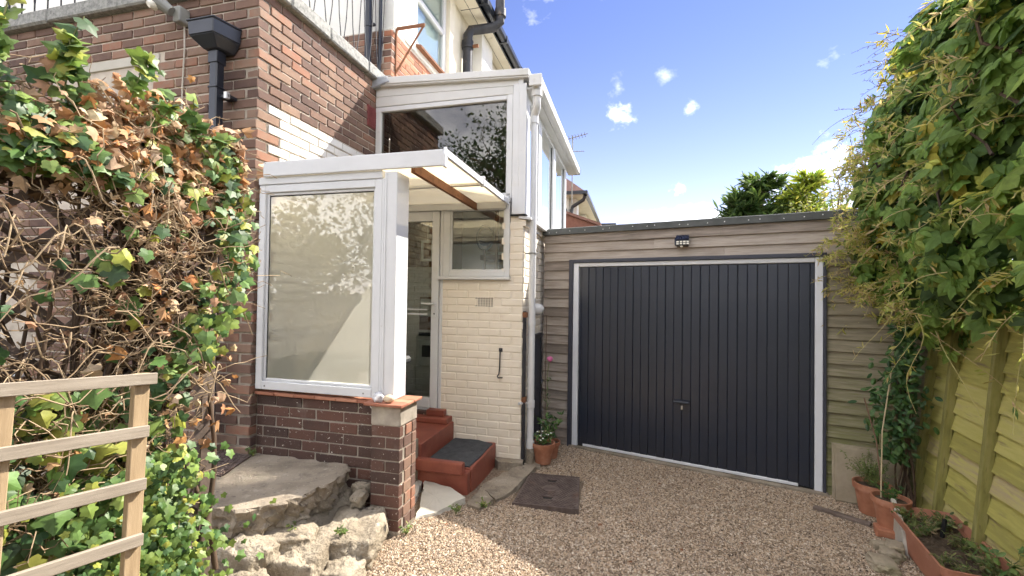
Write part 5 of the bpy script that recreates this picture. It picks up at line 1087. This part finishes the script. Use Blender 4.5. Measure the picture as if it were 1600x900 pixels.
# ------------------------------------------------------------------ the creeper over the fence
def creeper():
    T = Thing('creeper', 'huge creeper with five-fingered leaves billowing over the wooden fence', 'creeper', GF, (1.0, 4.0, 0)); rg = np.random.default_rng(21); b = np.array(T.base)
    Zs = np.array([1.20, 1.45, 1.75, 2.2, 2.7, 3.1, 3.5, 3.85, 4.1]); Fr = np.array([.98, .84, .70, .63, .64, .72, .86, 1.05, 1.3])
    def front(v, z):
        o = np.interp(z, Zs, Fr) + (4.6 - v) * .10 + .08 * np.sin(v * 5.2 + z * 3) + .07 * np.sin(v * 10 - z * 8) + .04 * np.sin(v * 17 + z * 15)
        return o
    # stems inside, so gaps show wood and not the sky
    paths = []
    for i in range(150):
        v = rg.uniform(1.4, 4.95); z0 = rg.uniform(1.75, 2.8); k = 8; t = np.linspace(0, 1, k)
        z = z0 + t * rg.uniform(.5, 1.3); u = np.minimum(front(v, z) + .10 + rg.uniform(0, .3), 1.5); paths.append(np.stack([u + rg.normal(0, .03, k), v + (t - .5) * rg.uniform(-.8, .8) + rg.normal(0, .02, k), z], 1) - b)
    V, F = twigs(paths, .008, .004); T.link('stems', np_mesh(V, F, 'twig_dark'))
    n = 7400; v = rg.uniform(1.35, 5.05, n); z = 1.25 + rg.beta(1.25, 1.1, n) * 2.85
    low = 1.28 + .30 * np.abs(np.sin(v * 2.1)) + .16 * np.sin(v * 7) + .25 * np.clip((4.2 - v), 0, 1)
    keep = (z > low) & (np.sin(v * 7.3 + 1.3 * np.sin(z * 5)) * np.sin(z * 9.1 + 2 * np.sin(v * 4)) > -.72); v, z = v[keep], z[keep]; n = len(v)
    dp = rg.exponential(.10, n); lobe = .5 + .5 * np.sin(v * 9 + z * 5) * np.sin(z * 8 - v * 3)
    u = front(v, z) + dp + .06 * lobe
    endcap = v > 4.7; u = np.where(endcap, u + (v - 4.7) * .6, u)
    P = np.stack([u, v, z], 1) - b
    nz = np.interp(z, [1.3, 2.4, 3.3, 4.1], [.10, .35, .75, 1.2]); Nn = unit(np.stack([-np.ones(n), -.45 * np.ones(n) + 1.0 * (v > 4.75), nz], 1) + rg.normal(0, .36, (n, 3)))
    Td = unit(np.stack([-.35 * np.ones(n), -.2 * np.ones(n), -.8 * np.ones(n)], 1) + rg.normal(0, .75, (n, 3)))
    Sz = rg.uniform(.055, .135, n) * np.interp(z, [1.2, 2, 3], [.85, 1, 1.05])
    C = pick([(.15, .25, .055), (.20, .31, .065), (.26, .38, .08), (.34, .44, .10), (.50, .48, .10), (.10, .175, .045)], [3, 5, 4, 2.4, 1.3, 1.2], n, rg)
    tip = (rg.uniform(0, 1, n) < np.interp(v, [4.2, 4.9], [.04, .35])) & (dp < .06); C[tip] = pick([(.36, .34, .05), (.42, .32, .04), (.26, .30, .06)], [1, 1, 1], tip.sum(), rg)
    # the largest ones in view are leaves of their own
    W = (P + b) @ np.array([[math.cos(GA), -math.sin(GA), 0], [math.sin(GA), math.cos(GA), 0], [0, 0, 1]])
    vis = (dp < .10) & (W[:, 1] > 1.5) & (W[:, 0] / np.maximum(W[:, 1], .1) < 1.13) & ((W[:, 2] - 1.65) / np.maximum(W[:, 1], .1) < .64)
    order = np.argsort(-np.where(vis, Sz / np.maximum(W[:, 1], .1), 0)); big = np.zeros(n, bool); big[order[:min(260, vis.sum())]] = True
    leaf_parts(T, None, PALM, (P + b)[big], Nn[big], Td[big], Sz[big], C[big], 'leaf_matt', rg, 16)
    T.link('foliage', leaves(PALM, P[~big], Nn[~big], Td[~big], Sz[~big], C[~big], 'leaf_matt', rg), kind='stuff')
    # inner, darker layer of plain leaves keeps the mass closed
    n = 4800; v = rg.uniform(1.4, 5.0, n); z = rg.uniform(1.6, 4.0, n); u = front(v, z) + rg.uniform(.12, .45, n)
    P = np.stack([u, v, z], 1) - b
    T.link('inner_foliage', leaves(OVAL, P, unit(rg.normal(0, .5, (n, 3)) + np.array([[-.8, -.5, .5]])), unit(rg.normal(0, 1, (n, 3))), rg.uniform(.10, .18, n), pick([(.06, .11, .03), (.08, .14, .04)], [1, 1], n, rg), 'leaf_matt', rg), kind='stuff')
    # yellow young shoots trailing out, and dark curling tips against the sky
    def shoots(N, vr, zr, ln, dirv, curl, matname, leafcol, lsz, seed, nl, name, out=.0):
        r2 = np.random.default_rng(seed); paths = []; LP = []; LD = []
        for i in range(N):
            v = r2.uniform(*vr); z = r2.uniform(*zr); u = front(v, z) - .01 + out
            k = 9; t = np.linspace(0, 1, k)[:, None]; d = np.array(dirv) + r2.normal(0, .30, 3); d /= np.linalg.norm(d); l = r2.uniform(*ln)
            sag = np.array([[0, 0, -1]]) * (t ** 2) * curl * l * r2.uniform(.3, 1.2); sw = np.array([[r2.normal(0, .06), r2.normal(0, .06), 0]]) * np.sin(t * r2.uniform(3, 7))
            p = np.array([[u, v, z]]) + d * t * l + sag + sw * l; paths.append(p - b)
            for q in r2.uniform(.15, 1, nl):
                j = min(int(q * (k - 1)), k - 2); LP.append(p[j] + (p[j + 1] - p[j]) * r2.uniform() - b); LD.append(p[j + 1] - p[j])
        V, F = twigs(paths, .0024, .0011); T.link(name, np_mesh(V, F, matname), kind='stuff')
        LP = np.array(LP); LD = unit(np.array(LD)); m = len(LP)
        T.link(name + '_leaves', leaves(NARROW, LP, unit(r2.normal(0, 1, (m, 3))), unit(LD * .7 + r2.normal(0, .7, (m, 3))), lsz * r2.uniform(.5, 1.2, m), pick(leafcol, [1] * len(leafcol), m, r2), 'leaf_matt', r2), kind='stuff')
    YEL = [(.60, .54, .18), (.52, .48, .13), (.42, .45, .10), (.58, .44, .22)]
    shoots(120, (4.25, 4.95), (1.45, 2.9), (.08, .28), (-1, -.45, .05), .5, 'tendril', YEL, .05, 3, 24, 'shoots')
    shoots(100, (2.6, 4.6), (1.55, 3.2), (.10, .32), (-.75, -.6, .05), .6, 'tendril', YEL + [(.16, .24, .05)], .055, 4, 20, 'shoots')
    shoots(7, (3.0, 4.4), (1.4, 1.65), (.25, .6), (-.2, -.5, -.7), .3, 'tendril', YEL + [(.12, .2, .05)], .06, 5, 9, 'trailing_shoots')
    shoots(34, (4.3, 5.0), (2.6, 4.0), (.18, .40), (-1, .25, .35), .6, 'tendril_dark', [(.10, .06, .03), (.16, .10, .04), (.09, .10, .03)], .030, 6, 9, 'curling_tips', .02)
    shoots(40, (4.2, 4.95), (2.4, 3.9), (.05, .16), (-1, -.2, .3), .4, 'tendril', [(.50, .42, .05), (.44, .36, .04), (.34, .34, .06)], .07, 7, 9, 'edge_shoots')
creeper()

# ------------------------------------------------------------------ the ivy over the old lattice, and the new ladder trellis
IV0 = np.array([-2.106, .92]); IVD = np.array([.485, .8746]); IVN = np.array([.8746, -.485]); IVL = 1.42     # line of the lattice; face towards the drive
def ivp(s, o, z): s = np.asarray(s, float); o = np.asarray(o, float); return np.stack([IV0[0] + IVD[0] * s + IVN[0] * o, IV0[1] + IVD[1] * s + IVN[1] * o, np.asarray(z, float) + 0 * s], -1)
IVM = Matrix.Translation((IV0[0], IV0[1], 0)) @ Matrix(((IVD[0], -IVN[0], 0, 0), (IVD[1], -IVN[1], 0, 0), (0, 0, 1, 0), (0, 0, 0, 1)))
def lattice():
    T = Thing('lattice_panel', 'old dark diamond lattice panel under the ivy', 'trellis', WF, (0, 0, 0)); T.o.matrix_world = IVM
    # slats crossing both ways, clipped to the panel
    z0, z1, L = .40, 2.20, IVL; st = .20
    for sgn, y in ((1, .0), (-1, .012)):
        c = -2.2
        while c < 4.2:
            pts = []
            for s_ in (0, L):
                z = c + sgn * s_ * 1.0
                pts.append((s_, z))
            (sa, za), (sb, zb) = pts
            def clip(sa, za, sb, zb):
                out = []
                for t in np.linspace(0, 1, 81):
                    z = za + (zb - za) * t
                    if z0 <= z <= z1: out.append((sa + (sb - sa) * t, z))
                return (out[0], out[-1]) if len(out) > 3 else None
            r_ = clip(sa, za, sb, zb)
            if r_:
                (a, za), (b_, zb) = r_; d = Vector((b_ - a, 0, zb - za)).normalized(); nrm = Vector((-d.z, 0, d.x)) * .014
                A, B_ = Vector((a, y, za)), Vector((b_, y, zb)); t = Vector((0, .010, 0))
                T.part('slat', MB().hexa([A - nrm, B_ - nrm, B_ - nrm + t, A - nrm + t, A + nrm, B_ + nrm, B_ + nrm + t, A + nrm + t]), 'old_lattice')
            c += st
    for s_ in (.02, L): T.part('post', MB().box(s_ - .03, s_ + .03, .022, .08, .2, 2.25), 'old_lattice', bevel=.004)
    [T.part('rail', MB().box(0, L, -.012, -.001, z, z + .04), 'old_lattice') for z in (2.17, .42)]
lattice()
def ivy():
    T = Thing('ivy', 'overgrown ivy with bare brown stems, green leaves and withered leaves on the lattice', 'ivy', WF, (-1.3, 1.5, .3)); rg = np.random.default_rng(33); b = np.array(T.base)
    def thick(s, z):    # how far the bush bulges towards the drive and past the end of the lattice
        return .06 + .12 * np.sin(np.clip((z - .2) / 2.3, 0, 1) * 3.1) + .05 * np.sin(s * 6 + z * 4)
    def rand(n, s0, s1, z0, z1, o0=-.10, o1=1.0):
        s = rg.uniform(s0, s1, n); z = rg.uniform(z0, z1, n); o = rg.uniform(o0, 1, n) * thick(s, z) * o1; return s, z, o
    # tangle of stems
    paths = []; big = []
    for i in range(2100):
        s = rg.uniform(.40, 1.45); z = rg.uniform(.5, 2.36)
        if s > 1.20 + .25 * max(0, z - 1.1): continue
        if z > 1.9 and rg.uniform() < .5: continue
        if s < .95 and 1.3 < z < 1.98 and rg.uniform() < .88: continue
        o = rg.uniform(-.06, .95) * float(thick(s, z)); k = 10; l = rg.uniform(.08, .34); a = rg.normal(.3, .9); t = np.linspace(0, 1, k)
        ds = math.cos(a) * l * (1 if rg.uniform() < .5 else -1); dz = math.sin(a) * l
        ww = rg.normal(0, .019, (3, k)).cumsum(1)
        p = ivp(s + ds * t + ww[0], o + ww[1] * .6 + .02 * np.sin(t * 5), z + dz * t + ww[2]); paths.append(p - b)
    V, F = twigs(paths, .0028, .0013); T.link('twigs', np_mesh(V, F, 'twig'), kind='stuff')
    for i in range(26):
        s = rg.uniform(.55, 1.3); k = 12; t = np.linspace(0, 1, k); p = ivp(s + .25 * np.sin(t * 3 + i) * rg.uniform(.2, 1), .0 + .05 * np.sin(t * 7 + i), .35 + t * rg.uniform(1.2, 1.9)); big.append(p - b)
    for i in range(8):
        k = 10; t = np.linspace(0, 1, k); z = rg.uniform(1.2, 2.1); big.append(ivp(.1 + t * 1.1, .02 + .03 * np.sin(t * 6 + i), z - .3 * t + .12 * np.sin(t * 4 + i)) - b)
    V, F = twigs(big, .013, .005, 6); T.link('stems', np_mesh(V, F, 'twig_dark', smooth=True), kind='stuff')
    # dark litter packed behind the face
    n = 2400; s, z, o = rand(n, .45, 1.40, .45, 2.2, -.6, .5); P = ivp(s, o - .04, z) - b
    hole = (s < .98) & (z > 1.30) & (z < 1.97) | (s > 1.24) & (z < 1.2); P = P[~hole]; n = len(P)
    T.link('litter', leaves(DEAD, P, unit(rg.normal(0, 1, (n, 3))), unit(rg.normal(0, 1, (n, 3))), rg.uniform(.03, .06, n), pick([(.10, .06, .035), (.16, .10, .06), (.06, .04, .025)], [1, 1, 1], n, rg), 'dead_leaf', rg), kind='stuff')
    GR = [(.045, .10, .03), (.075, .15, .038), (.12, .21, .05), (.20, .29, .06), (.34, .36, .06)]
    LS = []
    def green(n, s, z, o, sz, w, up_=.35, tilt=.38):
        P = ivp(s, o, z); m = len(P); Nn = unit(np.stack([IVN[0] * np.ones(m), IVN[1] * np.ones(m) - .25, up_ * np.ones(m)], 1) + rg.normal(0, tilt, (m, 3))); Td = unit(rg.normal(0, .55, (m, 3)) + np.array([[.05, -.1, -.8]]))
        LS.append((P, Nn, Td, sz[0] + (sz[1] - sz[0]) * rg.uniform(0, 1, m), pick(GR, w, m, rg)))
    n = 1050; s, z, o = rand(n, .30, 1.48, 2.08, 2.58, .1, 1.25); z = 2.05 + (z - 2.05) * (.62 + .25 * np.sin(s * 11 + 1) + .18 * np.sin(s * 23)); k = rg.uniform(0, 1, n) > np.clip((s - .8) * 1.2, 0, .75); green(n, s[k], z[k], o[k], (.028, .064), [.6, 1.6, 3, 3, 1.6], .6)
    n = 380; t = rg.uniform(0, 1, n); s = 1.20 + .27 * np.sin(np.minimum(t * 1.25, 1.25) * 2.0) + .09 * rg.normal(0, .5, n); z = 1.30 + t * 1.06; green(n, s, z, thick(s, z) * rg.uniform(.0, 1.2, n) + .02, (.03, .062), [1, 2, 3, 3, 1.4])
    n = 110; s, z, o = rand(n, .2, 1.4, 1.35, 2.05, .3, 1.15); k = (s > .95) | (rg.uniform(0, 1, n) < .25); green(n, s[k], z[k], o[k], (.04, .08), [2, 2, 2, 1, .6])
    n = 1050; s, z, o = rand(n, -.1, 1.25, .35, 1.30, .2, 1.15); green(n, s, z, o, (.035, .095), [2.5, 4, 3, 1.5, .3])
    n = 900; s = 1.10 + rg.normal(0, .13, n); z = .38 + rg.uniform(0, 1, n) ** 1.2 * .62; o = thick(s, z) * rg.uniform(.4, 1.8, n) + .03; green(n, s, z, o, (.022, .05), [1, 2, 3, 3, 1.0])
    n = 500; s = 1.05 + rg.normal(0, .18, n); z = .33 + rg.uniform(0, 1, n) * .35; o = .10 + rg.uniform(0, .22, n); green(n, s, z, o, (.02, .042), [1, 1, 3, 4, 1])
    P, Nn, Td, Sz, C = [np.concatenate([l[i] for l in LS]) for i in range(5)]; n = len(P)
    vis = (P[:, 0] / np.maximum(P[:, 1], .05) > -1.13) & (P[:, 1] > .8) & ((1.65 - P[:, 2]) / np.maximum(P[:, 1], .1) < .64)
    order = np.argsort(-np.where(vis, Sz / np.maximum(P[:, 1], .1), 0)); bigm = np.zeros(n, bool); bigm[order[:280]] = True
    leaf_parts(T, None, IVY, P[bigm], Nn[bigm], Td[bigm], Sz[bigm], C[bigm], 'leaf', rg, 20)
    T.link('foliage', leaves(IVY, P[~bigm] - b, Nn[~bigm], Td[~bigm], Sz[~bigm], C[~bigm], 'leaf', rg), kind='stuff')
    # withered leaves: thick along the top right, scattered elsewhere
    n = 1150; s1 = np.minimum(rg.normal(1.18, .22, n), 1.5); z1 = 2.27 - np.abs(s1 - 1.1) * .15 + rg.normal(0, .10, n); o1 = thick(s1, z1) * rg.uniform(.2, 1.1, n)
    m = 520; s2, z2, o2 = rand(m, .25, 1.42, .95, 2.25, .1, 1.1); k = (s2 > .95) | (z2 < 1.3) | (z2 > 2.0) | (rg.uniform(0, 1, m) < .15); s2, z2, o2 = s2[k], z2[k], o2[k]
    P = np.concatenate([ivp(s1, o1, z1), ivp(s2, o2, z2)]); n = len(P)
    Cd = pick([(.44, .27, .15), (.54, .37, .23), (.36, .20, .10), (.60, .46, .31), (.48, .23, .09)], [3, 3, 2, 1.5, 1.5], n, rg)
    T.link('withered_leaves', leaves(DEAD, P - b, unit(rg.normal(0, .7, (n, 3)) + np.array([[.7, -.4, .2]])), unit(rg.normal(0, .6, (n, 3)) + np.array([[0, 0, -.7]])), rg.uniform(.028, .068, n), Cd, 'dead_leaf', rg), kind='stuff')
    # shoots standing up from the top
    def sprig(s0, zt, lean, seed, nl, o=.10):
        r2 = np.random.default_rng(seed); k = 7; t = np.linspace(0, 1, k); p = ivp(s0 + lean * t, o + .05 * t, 2.32 + (zt - 2.25) * t); q = r2.uniform(.1, 1, nl); j = np.minimum((q * (k - 1)).astype(int), k - 2); f = (q * (k - 1) - j)[:, None]
        P = p[j] * (1 - f) + p[j + 1] * f; d = unit(r2.normal(0, 1, (nl, 3)) * np.array([[1, 1, .5]]) + np.array([[0, 0, .25]])); Nn = unit(r2.normal(0, .6, (nl, 3)) + np.array([[.5, -.5, .6]]))
        return p - b, P - b, Nn, d, r2.uniform(.035, .07, nl), pick(GR, [.5, 1.5, 3, 3, 1.2], nl, r2)
    sp = [sprig(.66, 2.62, .05, 1, 26), sprig(.84, 2.46, .02, 11, 18), sprig(1.28, 2.40, -.04, 12, 14), sprig(.78, 2.56, .10, 2, 22), sprig(.50, 2.50, -.05, 3, 22), sprig(1.02, 2.50, .05, 4, 18), sprig(.90, 2.46, -.06, 5, 16), sprig(.40, 2.48, .02, 6, 18), sprig(1.12, 2.36, .06, 7, 12), sprig(1.34, 2.28, .08, 8, 10)]
    V, F = twigs([q[0] for q in sp], .004, .002); T.link('shoots', np_mesh(V, F, 'stem_green'))
    T.link('shoot_leaves', leaves(IVY, *[np.concatenate([q[i] for q in sp]) for i in range(1, 6)], 'leaf', rg), kind='stuff')
    # loose tendrils across the front
    paths = []
    for i in range(70):
        s = rg.uniform(.3, 1.34); z = rg.uniform(1.25, 2.2); k = 9; t = np.linspace(0, 1, k); l = rg.uniform(.12, .34)
        paths.append(ivp(s + rg.uniform(-1, 1) * l * t, float(thick(s, z)) + .03 + .03 * np.sin(t * 4 + i), z - l * t ** 1.5 * rg.uniform(-.2, 1) + .03 * np.sin(t * 8 + i)) - b)
    V, F = twigs(paths, .0036, .0018, 5); T.link('tendrils', np_mesh(V, F, 'twig'), kind='stuff')
ivy()
def ladder_trellis():
    T = Thing('ladder_trellis', 'new pale timber ladder trellis leaning in front of the ivy', 'trellis', WF, (0, 0, 0))
    T.o.matrix_world = Matrix.Translation((-1.20, 1.455, .42)) @ Matrix(((IVD[0], -IVN[0], 0, 0), (IVD[1], -IVN[1], 0, 0), (0, 0, 1, 0), (0, 0, 0, 1))) @ Matrix.Rotation(R(-5), 4, 'X') @ Matrix.Rotation(R(3.5), 4, 'Y')
    T.part('post', MB().box(-.022, .022, .0, .030, -.12, .955), 'new_timber', bevel=.002); T.part('post', MB().box(-.345, -.298, .0, .030, -.12, .93), 'new_timber', bevel=.002); T.part('post', MB().box(-.68, -.635, .0, .030, -.12, .95), 'new_timber', bevel=.002)
    for z, a in ((.935, .035), (.762, .02), (.592, .02), (.418, .02), (.245, .02)):
        T.part('rail', MB().box(-.80, a, -.019, -.001, z - .019, z + .019), 'new_rail', bevel=.002)
ladder_trellis()

# ------------------------------------------------------------------ trees and the neighbour's house beyond the garage
def conifer(label, x, y, h, r, cols, w, seed, n=2600, base=0.0):
    T = Thing('conifer_tree', label, 'tree', WF, (x, y, base), 'conifers behind the garage'); rg = np.random.default_rng(seed)
    T.part('trunk', MB().tube([(x, y, base), (x + .05, y, base + h * .5), (x, y, base + h * .97)], [.14, .09, .02], 8), 'bark')
    paths = []; P = []; D = []
    for i in range(170):
        t = rg.uniform(.12, .99); a = rg.uniform(0, 6.28); l = r * (1 - t) ** .75 * rg.uniform(.65, 1.15) + .12; k = 5; q = np.linspace(0, 1, k)[:, None]
        d = np.array([math.cos(a), math.sin(a), 0]); p = np.array([0, 0, h * t]) + d * l * q + np.array([0, 0, 1]) * l * (.18 * q + .35 * q ** 2); paths.append(p)
        m = max(8, int(n / 170)); qq = rg.uniform(.08, 1, m); j = np.minimum((qq * 4).astype(int), 3); f = (qq * 4 - j)[:, None]
        P.append(p[j] * (1 - f) + p[j + 1] * f); D.append(np.repeat(unit((p[-1] - p[0])[None]), m, 0))
    V, F = twigs(paths, .018, .005); T.link('branches', np_mesh(V, F, 'bark'))
    P = np.concatenate(P); D = np.concatenate(D); m = len(P); C = pick(cols, w, m, rg)
    T.link('crown', leaves(NARROW, P, unit(rg.normal(0, .6, (m, 3)) + np.array([[0, 0, 1]])), unit(D * .9 + rg.normal(0, .55, (m, 3)) + np.array([[0, 0, .15]])), rg.uniform(.16, .34, m) * (h / 4) ** .5, C, 'leaf_matt', rg), kind='stuff')
conifer('tallest dark green conifer showing over the garage roof', 6.35, 11.6, 4.75, 2.3, [(.06, .11, .03), (.10, .165, .04), (.16, .23, .05)], [2, 3, 2], 61, 7000)
conifer('smaller dark conifer beside the taller one behind the garage', 5.75, 11.4, 4.2, 1.2, [(.05, .095, .028), (.09, .145, .035)], [1, 1], 62, 4200)
conifer('bright yellow-green conifer over the garage roof', 7.1, 11.0, 4.6, 1.4, [(.28, .34, .04), (.38, .42, .05), (.18, .27, .04)], [2, 2, 1], 63, 4200)
def leafy_tree(name, label, x, y, h, r, cols, w, seed, n=4200, lsz=.09, z0=0.0, sparse=1.0, group=None, nb=46, shape=OVAL):
    T = Thing(name, label, 'tree', WF, (x, y, z0), group); rg = np.random.default_rng(seed)
    T.part('trunk', MB().tube([(x, y, z0), (x + .08, y + .03, z0 + h * .3), (x, y, z0 + h * .6)], [r * .07, r * .055, r * .03], 8), 'bark')
    paths = []; P = []
    for i in range(nb):
        t = rg.uniform(.22, .62); a = rg.uniform(0, 6.28); el = rg.uniform(.1, 1.25); l = r * rg.uniform(.55, 1.15); k = 7; q = np.linspace(0, 1, k)[:, None]
        d = np.array([math.cos(a) * math.cos(el), math.sin(a) * math.cos(el), math.sin(el) * (h * .42 / r)]); p = np.array([0, 0, h * t]) + d * l * q + rg.normal(0, .05 * r, (k, 3)) * q; paths.append(p)
        m = n // nb; qq = rg.uniform(.3, 1.05, m) ** .7; j = np.minimum((qq * 6).astype(int), 5); f = (qq * 6 - j)[:, None]; P.append(p[j] * (1 - f) + p[j + 1] * f + rg.normal(0, .12 * r * sparse, (m, 3)))
    V, F = twigs(paths, .03 * r / 1.5, .006); T.link('branches', np_mesh(V, F, 'bark'))
    P = np.concatenate(P); m = len(P)
    T.link('crown', leaves(shape, P, unit(rg.normal(0, .7, (m, 3)) + np.array([[0, -.2, .7]])), unit(rg.normal(0, 1, (m, 3))), lsz * rg.uniform(.6, 1.3, m), pick(cols, w, m, rg), 'leaf_matt', rg), kind='stuff')
leafy_tree('tree', 'sparse feathery tree with thin upright twigs next to the creeper', 6.85, 9.6, 5.2, 1.2, [(.10, .14, .035), (.18, .22, .05), (.28, .28, .05)], [2, 2, 1], 71, 1300, .085, nb=40, sparse=.35)
leafy_tree('shrub', 'yellowish shrub behind the garage roof beside the creeper', 6.55, 9.4, 4.0, 1.1, [(.20, .26, .04), (.32, .34, .05), (.40, .38, .06)], [2, 2, 1], 72, 5200, .085)
def neighbour():
    T = Thing('neighbour_house', 'neighbouring house with tiled hipped roof beyond the conservatory', 'house', HF, (-1.2, 15, 0))
    T.part('wall', MB().box(-7, -2.1, 15, 24, 0, 4.95), 'render_old')
    T.part('roof', MB().hexa([(-7, 14.6, 5.0), (-1.47, 14.6, 5.0), (-1.47, 24.5, 5.0), (-7, 24.5, 5.0), (-6, 17.5, 7.6), (-4.4, 17.5, 7.6), (-4.4, 22, 7.6), (-6, 22, 7.6)]), 'roof_tile', label='brown tiled hipped roof')
    T.part('soffit', MB().box(-7, -1.55, 14.7, 24.4, 4.95, 4.98), 'soffit')
    T.part('gutter', MB().box(-1.54, -1.42, 14.6, 24.5, 4.93, 5.03).box(-7, -1.42, 14.50, 14.6, 4.93, 5.03), 'black_plastic')
    for v in (15.3, 18.3): T.part('pier', MB().box(-2.09, -1.85, v, v + .6, 0, 4.94), 'render_white')
    T.part('drainpipe', MB().tube([(-1.52, 14.75, 4.93), (-1.58, 14.85, 4.80), (-1.95, 15.0, 4.62), (-2.0, 15.02, 4.45), (-2.0, 15.02, .2)], .06, 8), 'black_plastic', smooth=True)
    f = T.part('window', MB().box(-2.102, -2.07, 16.4, 17.8, 3.4, 4.6), 'upvc'); T.part('pane', MB().box(-2.068, -2.064, 16.48, 17.72, 3.48, 4.52), 'glass_sky', f)
    for z in (4.05, 4.42): T.part('pipe_stub', MB().tube([(-2.5, 14.95, z), (-2.12, 14.9, z + .1)], .05, 6), 'black_plastic')
    T = Thing('brick_extension', 'red brick lean-to wall of the neighbouring house behind the garage', 'extension', HF, (-1.5, 12.6, 0))
    T.part('wall', MB().hexa([(-2.6, 12.0, 0), (-.90, 12.0, 0), (-.90, 14.4, 0), (-2.6, 14.4, 0), (-2.6, 12.0, 4.17), (-.90, 12.0, 3.52), (-.90, 14.4, 3.52), (-2.6, 14.4, 4.17)]), 'far_brick')
    T.part('roof', MB().hexa([(-2.65, 11.93, 4.19), (-.82, 11.93, 3.49), (-.82, 14.4, 3.49), (-2.65, 14.4, 4.19), (-2.65, 11.93, 4.26), (-.82, 11.93, 3.56), (-.82, 14.4, 3.56), (-2.65, 14.4, 4.26)]), 'roof_tile')
    T = Thing('tv_aerial', 'thin television aerial above the neighbouring roof', 'aerial', HF, (-1.75, 14.0, 4.7)); x, y = -1.78, 13.5
    T.part('mast', MB().tube([(x, y, 4.4), (x, y, 6.45)], .018, 6), 'lamp_grey')
    T.part('boom', MB().tube([(x - .12, y - .15, 6.30), (x + .42, y + .2, 6.55)], .014, 6).tube([(x - .1, y, 5.98), (x + .35, y, 5.96)], .012, 6), 'lamp_grey')
    for i in range(6): T.part('element', MB().tube([(x - .08 + i * .085, y - .12 + i * .055 - .2, 6.33 + i * .036), (x - .08 + i * .085, y - .12 + i * .055 + .2, 6.33 + i * .036)], .008, 4), 'lamp_grey')
    T = Thing('chimney_pots', 'small flat cowl and pipe on the far roof edge above the garage', 'chimney', HF, (-.85, 16, 3.2))
    T.part('stack', MB().box(-1.05, -.65, 16, 16.4, 0, 4.02), 'lamp_grey'); T.part('cowl', MB().box(-1.12, -.58, 15.95, 16.45, 4.13, 4.19), 'black_plastic'); T.part('cowl_leg', MB().box(-1.03, -.98, 16, 16.1, 4.02, 4.13), 'black_plastic'); T.part('cowl_leg', MB().box(-.73, -.67, 16, 16.1, 4.02, 4.13), 'black_plastic')
neighbour()
# the garden behind the viewer, which the panes mirror
for k, (x, y, h, r) in enumerate(((-9.8, -6.4, 8.6, 2.8), (-6.8, -7.6, 10.0, 2.4), (-2.2, -8.5, 4.6, 2.2), (1.6, -10.5, 7.4, 2.4), (5.5, -9.5, 5.0, 2.5), (9, -7, 5.5, 2.6), (-13.2, -4.6, 5.0, 3))):
    leafy_tree('tree', ('broad', 'round', 'low', 'tall', 'spreading', 'dense', 'old')[k] + ' garden tree that the house windows mirror', x, y, h, r, [(.04, .09, .025), (.07, .13, .035), (.10, .17, .05)], [2, 3, 1], 90 + k, 9000 if k < 2 else 4200, .15 if k < 2 else .22, group='garden trees mirrored in the windows', nb=60)
single('hedge_bank', slab_poly([(-16, -12), (14, -12), (14, -10.5), (-16, -10.5)], 0, 2.0, 6, 1.0, .3), 'earth', 'low garden bank behind the trees that the windows mirror', 'bank', WF, (0, -11, 0), kind='structure')
